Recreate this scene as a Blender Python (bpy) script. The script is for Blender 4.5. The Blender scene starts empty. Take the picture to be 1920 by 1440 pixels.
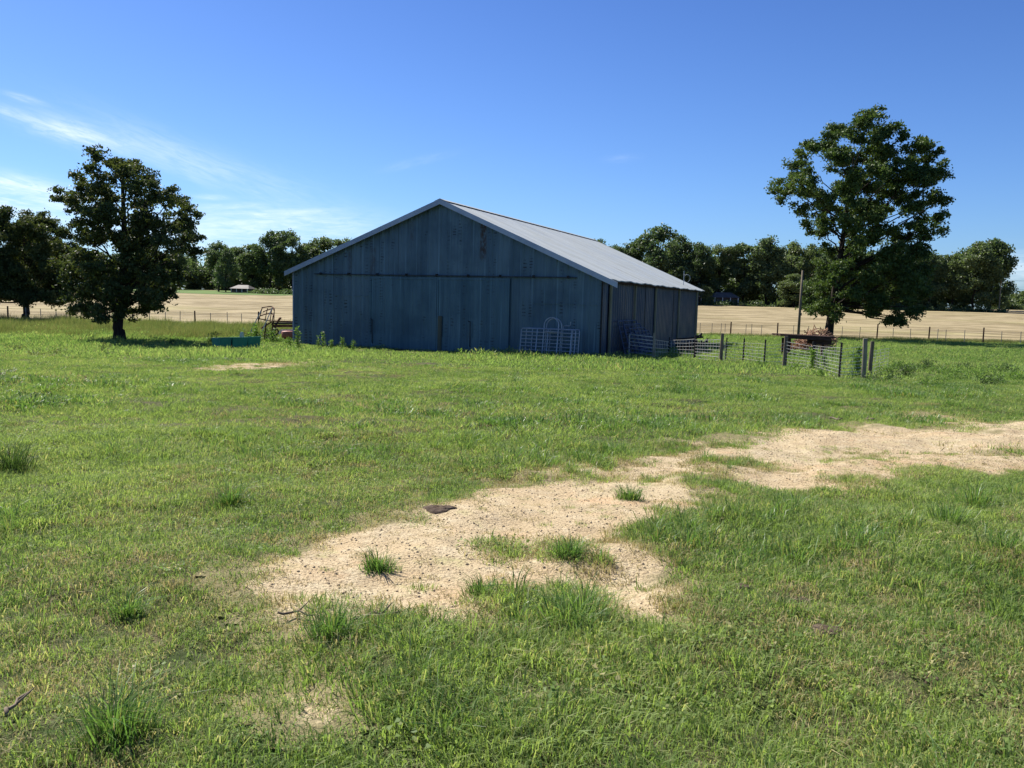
import bpy, math, random
import numpy as np
from mathutils import Vector, Matrix

SC = bpy.context.scene
COL = SC.collection
R = math.radians
random.seed(7)
rng = np.random.default_rng(11)

# ------------------------------------------------------------------ camera
F_PX, CAM_Z = 1553.0, 1.6                     # focal length in pixels of a 1920 px wide frame
PITCH, ROLL = R(-5.85), R(1.42)
cam_d = bpy.data.cameras.new('camera')
cam = bpy.data.objects.new('camera', cam_d)
COL.objects.link(cam)
cam_d.sensor_width = 36.0
cam_d.lens = 36.0 * F_PX / 1920.0
cam_d.clip_start, cam_d.clip_end = 0.05, 6000.0
FW = np.array([0, math.cos(PITCH), math.sin(PITCH)])
U0 = np.array([0, -math.sin(PITCH), math.cos(PITCH)])
R0 = np.array([1.0, 0, 0])
RI = math.cos(ROLL) * R0 + math.sin(ROLL) * U0
UP = -math.sin(ROLL) * R0 + math.cos(ROLL) * U0
CAMP = np.array([0, 0, CAM_Z])
cam.matrix_world = Matrix(((RI[0], UP[0], -FW[0], 0), (RI[1], UP[1], -FW[1], 0), (RI[2], UP[2], -FW[2], CAM_Z), (0, 0, 0, 1)))
SC.camera = cam

# ------------------------------------------------------------------ sun and sky
SUN_AZ, SUN_EL = R(-45), R(49)                # azimuth from +Y, negative = to the left
sun_dir = Vector((math.sin(SUN_AZ) * math.cos(SUN_EL), math.cos(SUN_AZ) * math.cos(SUN_EL), math.sin(SUN_EL)))
sun_d = bpy.data.lights.new('sun', 'SUN')
sun_d.energy, sun_d.angle, sun_d.color = 5.0, R(0.53), (1.0, 0.95, 0.86)
sun = bpy.data.objects.new('sun', sun_d)
COL.objects.link(sun)
sun.rotation_euler = (-sun_dir).to_track_quat('-Z', 'Y').to_euler()

SC.view_settings.view_transform = 'Standard'
SC.view_settings.look = 'None'
SC.view_settings.exposure = 1.0
SC.view_settings.gamma = 1.0
SC.view_settings.use_curve_mapping = False


class NT:
    """small helper to write node graphs"""
    def __init__(self, tree):
        self.t = tree; self.n = tree.nodes; self.l = tree.links

    def node(self, typ, **kw):
        nd = self.n.new(typ)
        for k, v in kw.items():
            setattr(nd, k, v)
        return nd

    def put(self, sock, v):
        if isinstance(v, bpy.types.NodeSocket):
            self.l.new(v, sock)
        elif v is not None:
            if isinstance(v, (tuple, list)) and len(v) == 3 and sock.type == 'RGBA':
                v = (*v, 1.0)
            sock.default_value = v

    def m(self, op, a, b=None, c=None, clamp=False):
        nd = self.node('ShaderNodeMath', operation=op, use_clamp=clamp)
        for i, v in enumerate((a, b, c)):
            if v is not None:
                self.put(nd.inputs[i], v)
        return nd.outputs[0]

    def mix(self, fac, a, b, mode='MIX'):
        nd = self.node('ShaderNodeMix', data_type='RGBA', blend_type=mode)
        self.put(nd.inputs[0], fac); self.put(nd.inputs[6], a); self.put(nd.inputs[7], b)
        return nd.outputs[2]

    def noise(self, vec, scale, detail=3.0, rough=0.55, dist=0.0):
        nd = self.node('ShaderNodeTexNoise')
        self.put(nd.inputs['Vector'], vec)
        nd.inputs['Scale'].default_value = scale; nd.inputs['Detail'].default_value = detail
        nd.inputs['Roughness'].default_value = rough; nd.inputs['Distortion'].default_value = dist
        return nd.outputs['Fac']

    def mapr(self, v, a, b, c=0.0, d=1.0, smooth=True):
        nd = self.node('ShaderNodeMapRange')
        nd.interpolation_type = 'SMOOTHSTEP' if smooth else 'LINEAR'
        self.put(nd.inputs[0], v)
        for i, x in enumerate((a, b, c, d)):
            self.put(nd.inputs[i + 1], x)
        return nd.outputs[0]

    def scalev(self, vec, s):
        nd = self.node('ShaderNodeVectorMath', operation='MULTIPLY')
        self.put(nd.inputs[0], vec); nd.inputs[1].default_value = s
        return nd.outputs[0]

    def sep(self, vec):
        nd = self.node('ShaderNodeSeparateXYZ'); self.put(nd.inputs[0], vec)
        return nd.outputs

    def comb(self, x, y, z):
        nd = self.node('ShaderNodeCombineXYZ')
        for i, v in enumerate((x, y, z)):
            self.put(nd.inputs[i], v)
        return nd.outputs[0]


def world():
    w = bpy.data.worlds.new('World'); SC.world = w; w.use_nodes = True
    t = NT(w.node_tree); w.node_tree.nodes.clear()
    out = t.node('ShaderNodeOutputWorld'); bg = t.node('ShaderNodeBackground')
    sky = t.node('ShaderNodeTexSky', sky_type='NISHITA', sun_disc=False)
    sky.sun_elevation = SUN_EL; sky.sun_rotation = SUN_AZ
    sky.altitude = 50; sky.air_density = 1.0; sky.dust_density = 0.6; sky.ozone_density = 2.2
    g = t.node('ShaderNodeTexCoord').outputs['Generated']
    x, y, z = t.sep(g)[0:3]
    az = t.m('MULTIPLY', t.m('ARCTAN2', x, y), 57.2958)
    el = t.m('MULTIPLY', t.m('ARCSINE', z), 57.2958)
    total = None
    # wisp: azimuth, elevation, half length, half width, tilt, strength (degrees)
    for (a0, e0, hl, hw, tilt, st, ns) in WISPS:
        c, s = math.cos(R(tilt)), math.sin(R(tilt))
        da, de = t.m('SUBTRACT', az, a0), t.m('SUBTRACT', el, e0)
        u = t.m('ADD', t.m('MULTIPLY', da, c), t.m('MULTIPLY', de, s))
        v = t.m('SUBTRACT', t.m('MULTIPLY', de, c), t.m('MULTIPLY', da, s))
        nz = t.noise(t.comb(t.m('MULTIPLY', u, 0.16), t.m('MULTIPLY', v, 0.55), a0 * 0.37), ns, 5.0, 0.6, 0.6)
        vv = t.m('ADD', v, t.m('MULTIPLY', t.m('SUBTRACT', nz, 0.5), hw * 1.3))
        gu = t.m('POWER', t.m('DIVIDE', u, hl), 2.0); gv = t.m('POWER', t.m('DIVIDE', vv, hw), 2.0)
        gm = t.m('EXPONENT', t.m('MULTIPLY', t.m('ADD', gu, gv), -1.0))
        fib = t.noise(t.comb(t.m('MULTIPLY', u, 0.55), t.m('MULTIPLY', v, 3.2), a0), 1.0, 6.0, 0.65, 0.8)
        k = t.m('MULTIPLY', t.m('MULTIPLY', gm, t.m('MULTIPLY', t.mapr(nz, 0.2, 0.6), t.mapr(fib, 0.3, 0.65, 0.25, 1.0))), st)
        total = k if total is None else t.m('ADD', total, k)
    total = t.m('MINIMUM', total, 0.9)
    tint = t.mix(1.0, sky.outputs[0], t.mix(t.mapr(el, 3.0, 24.0, 0, 1, False), SKY_LOW, SKY_HIGH), 'MULTIPLY')
    col = t.mix(total, tint, CLOUD)
    t.put(bg.inputs[0], col); bg.inputs[1].default_value = SKY_STRENGTH
    t.l.new(bg.outputs[0], out.inputs[0])


SKY_STRENGTH = 0.088
SKY_LOW, SKY_HIGH = (0.38, 0.56, 0.85), (0.25, 0.39, 0.70)
CLOUD = (6.6, 7.2, 7.8)


def px2ae(px, py):
    d = FW + RI * (px - 960) / F_PX - UP * (py - 720) / F_PX
    d = d / np.linalg.norm(d)
    return math.degrees(math.atan2(d[0], d[1])), math.degrees(math.asin(d[2]))


# cirrus: where it stands in the sky (read off the photo), half length, half width, tilt (degrees), strength
WISPS = [(*px2ae(x, y), hl, hw, tl, st, ns) for (x, y, hl, hw, tl, st, ns) in (
    (140, 252, 2.6, 0.62, -13, 0.58, 1.0), (210, 262, 4.0, 0.8, -14, 0.20, 1.0), (345, 295, 5.5, 1.0, -20, 0.20, 1.0), (500, 350, 6.0, 1.1, -14, 0.14, 1.0), (48, 185, 0.9, 0.17, -10, 0.34, 1.5), (18, 210, 1.2, 0.3, -14, 0.25, 1.5),
    (40, 348, 3.2, 0.55, -9, 0.62, 1.0), (20, 385, 5.5, 1.1, -3, 0.75, 0.8), (402, 370, 1.1, 0.16, 0, 0.34, 1.2), (440, 386, 2.0, 0.18, 4, 0.34, 1.2), (520, 399, 3.0, 0.18, 5, 0.42, 1.2), (500, 415, 6.0, 0.9, 2, 0.42, 0.8), (420, 440, 9.0, 1.1, 1, 0.48, 0.8),
    (785, 303, 1.8, 0.24, 15, 0.15, 1.2), (1165, 297, 1.0, 0.22, 4, 0.09, 1.2), (1910, 505, 2.2, 0.9, 3, 0.55, 0.8))]
world()


# ------------------------------------------------------------------ terrain
def lattice(ix, iy, seed):
    h = (ix.astype(np.int64) * 374761393 + iy.astype(np.int64) * 668265263 + seed * 974711) & 0x7fffffff
    h = ((h ^ (h >> 13)) * 1274126177) & 0x7fffffff
    return ((h ^ (h >> 16)) & 0xffff) / 65535.0


def vnoise(x, y, seed=0):
    ix, iy = np.floor(x), np.floor(y)
    fx, fy = x - ix, y - iy
    fx, fy = fx * fx * (3 - 2 * fx), fy * fy * (3 - 2 * fy)
    a, b = lattice(ix, iy, seed), lattice(ix + 1, iy, seed)
    c, d = lattice(ix, iy + 1, seed), lattice(ix + 1, iy + 1, seed)
    return (a * (1 - fx) + b * fx) * (1 - fy) + (c * (1 - fx) + d * fx) * fy


def fbm(x, y, seed=0, oct=3):
    s, a, tot = 0, 1.0, 0
    for o in range(oct):
        s = s + a * vnoise(x * 2 ** o + 17 * o, y * 2 ** o - 9 * o, seed + o); tot += a; a *= 0.5
    return s / tot


_py = np.arange(-200, 4000, 0.5)
_pz = np.interp(_py, [-200, 0, 10, 25, 42, 60, 85, 120, 250, 310, 420, 700, 4000], [0.6, 0, -0.2, -0.65, -1.06, -1.35, -1.6, -1.03, 1.12, 2.15, 2.4, 1.5, 0.0])
_k = np.exp(-(np.arange(-16, 17) / 8.0) ** 2); _k /= _k.sum()
_pz = np.convolve(np.pad(_pz, 16, 'edge'), _k, 'valid')
_pz -= np.interp(0, _py, _pz)


def base_z(x, y):
    return np.interp(y, _py, _pz)


def ground_z(x, y):
    x, y = np.asarray(x, float), np.asarray(y, float)
    near = np.clip(1.3 - y / 60.0, 0.25, 1)
    return base_z(x, y) + near * (0.15 * (fbm(x * 1.7, y * 1.7, 3) - 0.5) + 0.14 * (fbm(x * 0.35, y * 0.35, 5, 2) - 0.5)) + 0.12 * (vnoise(x * 0.08, y * 0.08, 8) - 0.5) * np.clip(y / 20, 0, 1)


def gz(x, y):
    return float(ground_z(np.array([x]), np.array([y]))[0])


def ray(px, py):
    d = FW + RI * (px - 960) / F_PX - UP * (py - 720) / F_PX
    return d


def at_depth(px, py, Y):
    """the point on the sight line of (px, py) that lies Y metres ahead"""
    d = ray(px, py)
    return CAMP + d * (Y / d[1])


_T = np.concatenate([np.arange(1, 40, 0.02), np.arange(40, 400, 0.2)])


def on_ground(px, py):
    d = ray(px, py); d = d / d[1]
    zz = CAM_Z + d[2] * _T
    g = base_z(None, _T)
    i = int(np.argmax(zz < g)) if (zz < g).any() else len(_T) - 1
    Y = _T[i]; x = d[0] * Y
    return np.array([x, Y, gz(x, Y)])


def height_to(p, px, py):
    """height above p of the sight line of (px, py) at p's distance"""
    return float(at_depth(px, py, p[1])[2] - p[2])


# ------------------------------------------------------------------ mesh helpers
class MB:
    def __init__(self):
        self.v = []; self.f = []

    def add(self, verts, faces):
        o = len(self.v)
        self.v.extend([tuple(map(float, q)) for q in verts]); self.f.extend([tuple(i + o for i in fc) for fc in faces])
        return self

    def box(self, a, b):
        x0, y0, z0 = a; x1, y1, z1 = b
        return self.add([(x0, y0, z0), (x1, y0, z0), (x1, y1, z0), (x0, y1, z0), (x0, y0, z1), (x1, y0, z1), (x1, y1, z1), (x0, y1, z1)],
                        [(0, 3, 2, 1), (4, 5, 6, 7), (0, 1, 5, 4), (1, 2, 6, 5), (2, 3, 7, 6), (3, 0, 4, 7)])

    def bar(self, p, q, w, h=None, up=(0, 0, 1)):
        """a rectangular bar from p to q"""
        h = h or w
        p, q = Vector(p), Vector(q); d = (q - p).normalized(); u = Vector(up)
        if abs(d.dot(u)) > 0.95:
            u = Vector((0, 1, 0))
        s = d.cross(u).normalized(); t = s.cross(d).normalized()
        vs = []
        for c in (p, q):
            for (i, j) in ((-1, -1), (1, -1), (1, 1), (-1, 1)):
                vs.append(c + s * (i * w / 2) + t * (j * h / 2))
        return self.add(vs, [(0, 3, 2, 1), (4, 5, 6, 7), (0, 1, 5, 4), (1, 2, 6, 5), (2, 3, 7, 6), (3, 0, 4, 7)])

    def tube(self, pts, rad, n=6, cap=True):
        """a round tube along a polyline; rad is a number or one per point"""
        pts = [Vector(p) for p in pts]
        rad = rad if hasattr(rad, '__len__') else [rad] * len(pts)
        o = len(self.v); prev = None
        for i, p in enumerate(pts):
            a = pts[max(i - 1, 0)]; b = pts[min(i + 1, len(pts) - 1)]
            d = (b - a).normalized()
            if prev is None:
                s = d.orthogonal().normalized()
            else:
                s = (prev - d * prev.dot(d))
                s = s.normalized() if s.length > 1e-5 else d.orthogonal().normalized()
            prev = s; t = d.cross(s)
            for k in range(n):
                an = 2 * math.pi * k / n
                self.v.append(tuple(p + (s * math.cos(an) + t * math.sin(an)) * rad[i]))
        for i in range(len(pts) - 1):
            for k in range(n):
                a = o + i * n + k; b = o + i * n + (k + 1) % n
                self.f.append((a, b, b + n, a + n))
        if cap:
            self.f.append(tuple(o + k for k in reversed(range(n))))
            self.f.append(tuple(o + (len(pts) - 1) * n + k for k in range(n)))
        return self

    def lathe(self, c, prof, n=16):
        o = len(self.v)
        for (r, z) in prof:
            for k in range(n):
                a = 2 * math.pi * k / n
                self.v.append((c[0] + r * math.cos(a), c[1] + r * math.sin(a), c[2] + z))
        for i in range(len(prof) - 1):
            for k in range(n):
                a = o + i * n + k; b = o + i * n + (k + 1) % n
                self.f.append((a, b, b + n, a + n))
        self.f.append(tuple(o + k for k in reversed(range(n))))
        self.f.append(tuple(o + (len(prof) - 1) * n + k for k in range(n)))
        return self

    def build(self, name, mat, parent=None, smooth=False):
        me = bpy.data.meshes.new(name)
        me.from_pydata(self.v, [], self.f); me.update()
        return link(name, me, mat, parent, smooth)


def link(name, me, mat, parent=None, smooth=False):
    if mat is not None:
        me.materials.append(mat)
    if smooth:
        me.polygons.foreach_set('use_smooth', [True] * len(me.polygons))
    o = bpy.data.objects.new(name, me); COL.objects.link(o)
    if parent is not None:
        o.parent = parent
    return o


def np_mesh(name, v, f):
    """mesh from arrays: v (N,3); f (M,k) faces of k corners"""
    me = bpy.data.meshes.new(name)
    v = np.ascontiguousarray(v, np.float32); f = np.ascontiguousarray(f, np.int32)
    k = f.shape[1]
    me.vertices.add(len(v)); me.vertices.foreach_set('co', v.ravel())
    me.loops.add(f.size); me.loops.foreach_set('vertex_index', f.ravel())
    me.polygons.add(len(f)); me.polygons.foreach_set('loop_start', np.arange(0, f.size, k, dtype=np.int32))
    me.update(calc_edges=True)
    return me


def tag(o, label, cat, group=None, kind=None):
    o['label'] = label; o['category'] = cat
    if group: o['group'] = group
    if kind: o['kind'] = kind
    return o


def empty(name, loc=(0, 0, 0), rz=0.0):
    o = bpy.data.objects.new(name, None); COL.objects.link(o)
    o.location = tuple(map(float, loc)); o.rotation_euler = (0, 0, rz); o.empty_display_size = 0.3
    return o


def copy_tree(o, parent=None):
    c = o.copy(); COL.objects.link(c)
    if parent is not None:
        c.parent = parent
    for ch in list(o.children):
        copy_tree(ch, c)
    return c


# ------------------------------------------------------------------ materials
def new_mat(name):
    m = bpy.data.materials.new(name); m.use_nodes = True
    t = NT(m.node_tree)
    b = m.node_tree.nodes['Principled BSDF']
    return m, t, b


def pos_node(t):
    return t.node('ShaderNodeNewGeometry').outputs['Position']


def obj_co(t):
    return t.node('ShaderNodeTexCoord').outputs['Object']


def bump(t, b, h, strength=0.4, dist=0.02):
    nd = t.node('ShaderNodeBump'); nd.inputs['Strength'].default_value = strength; nd.inputs['Distance'].default_value = dist
    t.put(nd.inputs['Height'], h); t.l.new(nd.outputs[0], b.inputs['Normal'])


def simple(name, c1, c2, rough=0.7, scale=4.0, metal=0.0, stretch=(1, 1, 1), bmp=0.0):
    m, t, b = new_mat(name)
    b.inputs['Specular IOR Level'].default_value = 0.12 if rough > 0.75 else 0.4
    co = t.scalev(obj_co(t), stretch)
    n = t.noise(co, scale, 4.0, 0.6)
    t.put(b.inputs['Base Color'], t.mix(t.mapr(n, 0.3, 0.7), c1, c2))
    b.inputs['Roughness'].default_value = rough; b.inputs['Metallic'].default_value = metal
    if bmp:
        bump(t, b, n, bmp, 0.02)
    return m


def leafy(name, cols, trans, gloss=0.25, rough=0.45, dry=None, world_scale=0.15, tr=0.45, inst=True):
    """thin leaves: diffuse + translucent, colour varying by blade, by plant and slowly over the ground"""
    m = bpy.data.materials.new(name); m.use_nodes = True
    t = NT(m.node_tree); t.n.clear()
    out = t.node('ShaderNodeOutputMaterial')
    g = t.node('ShaderNodeNewGeometry')
    isl = g.outputs['Random Per Island']
    orr = t.node('ShaderNodeObjectInfo').outputs['Random']
    n1 = t.noise(g.outputs['Position'], world_scale, 3.0, 0.6)
    f = t.m('ADD', t.m('MULTIPLY', isl, 0.5), t.m('MULTIPLY', t.mapr(n1, 0.32, 0.68), 0.5))
    if inst:
        f = t.m('ADD', t.m('MULTIPLY', f, 0.75), t.m('MULTIPLY', orr, 0.25))
    col = t.mix(f, cols[0], cols[1])
    if dry:
        n2 = t.noise(g.outputs['Position'], dry[2], 4.0, 0.6)
        k = t.m('MULTIPLY', t.mapr(t.m('FRACT', t.m('MULTIPLY', isl, 7.31)), 1 - dry[1], 1.0, 0, 1), 1.0)
        k = t.m('MULTIPLY', k, t.mapr(n2, 0.35, 0.62, 0.15, 1.0))
        col = t.mix(k, col, dry[0])
    d = t.node('ShaderNodeBsdfPrincipled')
    t.put(d.inputs['Base Color'], col); d.inputs['Roughness'].default_value = rough
    d.inputs['Specular IOR Level'].default_value = gloss
    tl = t.node('ShaderNodeBsdfTranslucent')
    t.put(tl.inputs['Color'], t.mix(1.0, col, trans, 'MULTIPLY'))
    mx = t.node('ShaderNodeMixShader'); mx.inputs[0].default_value = tr
    t.l.new(d.outputs[0], mx.inputs[1]); t.l.new(tl.outputs[0], mx.inputs[2])
    t.l.new(mx.outputs[0], out.inputs[0])
    return m


M = {}


def make_materials():
    # near pasture soil under the grass
    m, t, b = new_mat('pasture_soil')
    P = pos_node(t)
    n1, n2 = t.noise(P, 0.22, 4.0), t.noise(P, 3.0, 4.0, 0.65)
    c = t.mix(t.mapr(n1, 0.35, 0.65), (0.034, 0.048, 0.016), (0.060, 0.072, 0.026))
    c = t.mix(t.mapr(n2, 0.35, 0.7), c, (0.10, 0.085, 0.045))
    t.put(b.inputs['Base Color'], c); b.inputs['Roughness'].default_value = 0.95; b.inputs['Specular IOR Level'].default_value = 0.1
    bump(t, b, t.noise(P, 14.0, 4.0, 0.7), 0.7, 0.05)
    M['soil'] = m
    # worn track: pale gravelly sand with reddish clay
    m, t, b = new_mat('track_dirt')
    P = pos_node(t)
    big, mid, fine = t.noise(P, 0.5, 4.0, 0.6), t.noise(P, 5.0, 5.0, 0.65), t.noise(P, 46.0, 3.0, 0.65)
    c = t.mix(t.mapr(big, 0.35, 0.68), (0.43, 0.345, 0.215), (0.40, 0.30, 0.175))
    c = t.mix(t.m('MULTIPLY', t.mapr(t.noise(P, 0.8, 4.0, 0.65), 0.52, 0.70), 0.8), c, (0.42, 0.275, 0.155))
    c = t.mix(t.m('MULTIPLY', t.mapr(t.noise(P, 1.7, 5.0, 0.7), 0.52, 0.68), 0.55), c, (0.24, 0.19, 0.12))
    c = t.mix(t.m('MULTIPLY', t.mapr(t.noise(P, 2.6, 5.0, 0.7), 0.55, 0.72), 0.6), c, (0.36, 0.35, 0.15))
    c = t.mix(t.m('MULTIPLY', t.mapr(mid, 0.45, 0.72), 0.55), c, (0.54, 0.465, 0.32))
    c = t.mix(t.m('MULTIPLY', t.mapr(fine, 0.50, 0.66), 0.8), c, (0.17, 0.12, 0.07))  # dark specks: the small shadows of clods painted into the colour
    at = t.node('ShaderNodeAttribute'); at.attribute_name = 'bare'
    edge = t.mapr(t.m('ADD', at.outputs['Fac'], t.m('MULTIPLY', t.m('SUBTRACT', mid, 0.5), 0.7)), 0.12, 0.5)
    c = t.mix(edge, (0.19, 0.165, 0.085), c)
    t.put(b.inputs['Base Color'], c); b.inputs['Roughness'].default_value = 0.95; b.inputs['Specular IOR Level'].default_value = 0.1
    bump(t, b, t.m('ADD', t.m('MULTIPLY', mid, 0.9), t.m('MULTIPLY', fine, 0.7)), 0.7, 0.045)
    M['dirt'] = m
    # hay field: pale stubble with raked streaks
    m, t, b = new_mat('hay_stubble')
    P = pos_node(t)
    big = t.noise(P, 0.03, 3.0)
    streak = t.m('ADD', t.m('MULTIPLY', t.noise(t.scalev(P, (0.16, 0.34, 0.3)), 1.0, 4.0, 0.62, 0.5), 0.5), t.m('MULTIPLY', t.noise(t.scalev(P, (0.05, 0.13, 0.1)), 1.0, 4.0, 0.65, 0.8), 0.5))
    fine = t.noise(t.scalev(P, (0.6, 1.6, 1)), 1.0, 4.0, 0.7)
    c = t.mix(t.mapr(streak, 0.42, 0.58), (0.17, 0.135, 0.072), (0.32, 0.262, 0.155))
    c = t.mix(t.m('MULTIPLY', t.mapr(fine, 0.5, 0.75), 0.6), c, (0.13, 0.10, 0.045))
    c = t.mix(t.m('MULTIPLY', t.mapr(big, 0.5, 0.75), 0.35), c, (0.30, 0.29, 0.11))
    t.put(b.inputs['Base Color'], c); b.inputs['Roughness'].default_value = 0.95; b.inputs['Specular IOR Level'].default_value = 0.1
    bump(t, b, t.m('ADD', streak, t.m('MULTIPLY', fine, 0.5)), 1.0, 0.25)
    M['hay'] = m
    M['lawn'] = simple('mown_lawn', (0.075, 0.125, 0.032), (0.12, 0.175, 0.05), 0.95, 0.3)

    M['grass'] = leafy('pasture_blades', [(0.060, 0.140, 0.030), (0.330, 0.410, 0.130)], (1.25, 1.3, 0.75), 0.14, 0.5, ((0.46, 0.40, 0.22), 0.24, 0.8), 0.35, 0.5)
    M['grass_far'] = leafy('far_pasture_blades', [(0.075, 0.165, 0.038), (0.310, 0.395, 0.140)], (1.25, 1.3, 0.75), 0.12, 0.55, ((0.40, 0.35, 0.18), 0.18, 0.2), 0.12, 0.5)
    M['tussock'] = leafy('tussock_blades', [(0.055, 0.135, 0.030), (0.200, 0.300, 0.090)], (1.25, 1.3, 0.7), 0.3, 0.4, ((0.34, 0.29, 0.13), 0.18, 1.0), 0.7)
    M['straw'] = leafy('straw_blades', [(0.24, 0.21, 0.08), (0.50, 0.42, 0.24)], (1.1, 1.1, 0.8), 0.2, 0.6, None, 0.7, 0.4)
    M['meadow'] = leafy('tall_meadow_blades', [(0.085, 0.125, 0.036), (0.20, 0.24, 0.085)], (1.2, 1.2, 0.75), 0.15, 0.6, ((0.30, 0.24, 0.12), 0.25, 0.15), 0.12)
    M['weed'] = leafy('weed_leaves', [(0.07, 0.14, 0.03), (0.13, 0.21, 0.05)], (1.3, 1.35, 0.7), 0.25, 0.5, None, 0.8, 0.5, False)
    M['weed_dark'] = leafy('dark_weed_leaves', [(0.035, 0.07, 0.02), (0.07, 0.11, 0.03)], (1.2, 1.3, 0.7), 0.25, 0.5, None, 0.8, 0.4, False)
    M['oak'] = leafy('oak_leaves', [(0.032, 0.052, 0.018), (0.100, 0.125, 0.046)], (1.3, 1.3, 0.6), 0.12, 0.55, ((0.12, 0.095, 0.045), 0.06, 0.5), 0.5, 0.26, False)
    M['pecan'] = leafy('pecan_leaves', [(0.036, 0.068, 0.020), (0.120, 0.170, 0.050)], (1.25, 1.35, 0.6), 0.14, 0.55, ((0.08, 0.065, 0.03), 0.08, 0.3), 0.3, 0.26, False)
    M['wood_a'] = leafy('hardwood_leaves', [(0.040, 0.075, 0.034), (0.130, 0.170, 0.072)], (1.2, 1.3, 0.75), 0.3, 0.5, None, 0.06, 0.36)
    M['wood_b'] = leafy('pale_hardwood_leaves', [(0.062, 0.098, 0.038), (0.155, 0.190, 0.080)], (1.2, 1.3, 0.75), 0.3, 0.5, None, 0.06, 0.38)
    M['bark'] = simple('bark', (0.018, 0.014, 0.011), (0.045, 0.036, 0.028), 0.9, 5.0, 0, (2, 2, 0.4), 0.8)

    M['old_wood'] = simple('weathered_wood', (0.10, 0.08, 0.055), (0.20, 0.165, 0.12), 0.85, 3.0, 0, (6, 6, 0.5), 0.4)
    M['dark_wood'] = simple('dark_rotten_wood', (0.035, 0.022, 0.018), (0.085, 0.05, 0.04), 0.9, 3.0, 0, (1, 6, 6), 0.4)
    M['pale_post'] = simple('pale_post_wood', (0.19, 0.165, 0.11), (0.30, 0.27, 0.19), 0.85, 3.0, 0, (6, 6, 0.5), 0.3)
    M['tpost'] = simple('dark_steel_post', (0.012, 0.014, 0.016), (0.04, 0.035, 0.03), 0.6, 6.0, 0.3)
    M['wire'] = simple('fence_wire', (0.42, 0.42, 0.40), (0.6, 0.6, 0.58), 0.5, 2.0, 0.5)
    M['far_wire'] = simple('old_fence_wire', (0.16, 0.15, 0.13), (0.26, 0.25, 0.22), 0.6, 1.0, 0.4)
    M['galv_tube'] = simple('galvanised_tube', (0.24, 0.27, 0.31), (0.36, 0.39, 0.43), 0.45, 5.0, 0.35)
    M['blue_tube'] = simple('blue_painted_tube', (0.025, 0.05, 0.12), (0.06, 0.09, 0.17), 0.5, 5.0, 0.2)
    M['pale_pipe'] = simple('pale_pipe', (0.5, 0.48, 0.42), (0.68, 0.64, 0.55), 0.5, 4.0, 0.1)
    M['rust'] = simple('rusty_steel', (0.06, 0.03, 0.02), (0.16, 0.075, 0.045), 0.8, 7.0, 0.2)
    M['red'] = simple('faded_red_paint', (0.26, 0.085, 0.06), (0.34, 0.14, 0.10), 0.6, 5.0)
    M['white'] = simple('dirty_white_paint', (0.62, 0.60, 0.56), (0.78, 0.77, 0.74), 0.5, 3.0)
    M['black_iron'] = simple('black_iron', (0.008, 0.008, 0.01), (0.03, 0.026, 0.024), 0.6, 6.0, 0.3)
    M['green_plastic'] = simple('green_plastic', (0.012, 0.19, 0.115), (0.02, 0.24, 0.15), 0.4, 3.0)
    M['cream'] = simple('cream_plastic', (0.62, 0.56, 0.33), (0.70, 0.65, 0.42), 0.5, 4.0)
    M['brush'] = simple('dead_brush', (0.22, 0.12, 0.07), (0.45, 0.30, 0.20), 0.9, 4.0)
    M['dung'] = simple('dried_dung', (0.045, 0.03, 0.022), (0.10, 0.075, 0.055), 0.95, 18.0, 0, (1, 1, 1), 1.0)
    M['clod'] = simple('clay_clod', (0.30, 0.235, 0.15), (0.48, 0.385, 0.25), 0.95, 20.0, 0, (1, 1, 1), 0.6)
    M['stick'] = simple('dead_stick', (0.09, 0.07, 0.05), (0.20, 0.16, 0.12), 0.9, 12.0)
    M['shingle'] = simple('pale_roofing', (0.085, 0.075, 0.07), (0.15, 0.135, 0.125), 0.7, 0.6)
    M['house_wall'] = simple('house_siding', (0.08, 0.06, 0.055), (0.12, 0.09, 0.08), 0.8, 0.5)
    M['house_dark'] = simple('house_opening', (0.015, 0.016, 0.02), (0.03, 0.03, 0.035), 0.3, 1.0)
    M['trim'] = simple('rake_trim', (0.30, 0.35, 0.42), (0.40, 0.45, 0.52), 0.5, 0.8, 0.2)

    # corrugated barn sheets: every sheet its own tone, rain streaks, rows of dark nail stains, rust
    def sheets(name, base_a, base_b, stain, rust, axis, pitch, metal, rough, rusty=()):
        m, t, b = new_mat(name)
        co = obj_co(t); x, y, z = t.sep(co)[0:3]
        u = x if axis == 'x' else y
        wn = t.node('ShaderNodeTexWhiteNoise', noise_dimensions='1D')
        t.put(wn.inputs['W'], t.m('FLOOR', t.m('DIVIDE', u, pitch)))
        tone = wn.outputs['Value']
        streak = t.noise(t.comb(t.m('MULTIPLY', u, 5.0), 0.0, t.m('MULTIPLY', z, 0.35)), 1.0, 4.0, 0.6)
        blot = t.noise(co, 0.45, 4.0, 0.6)
        c = t.mix(t.m('ADD', t.m('MULTIPLY', tone, 0.5), t.m('MULTIPLY', t.mapr(streak, 0.3, 0.7), 0.45)), base_a, base_b)
        c = t.mix(t.m('MULTIPLY', t.mapr(blot, 0.45, 0.7), 0.45), c, tuple(0.72 * q for q in base_a))
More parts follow.
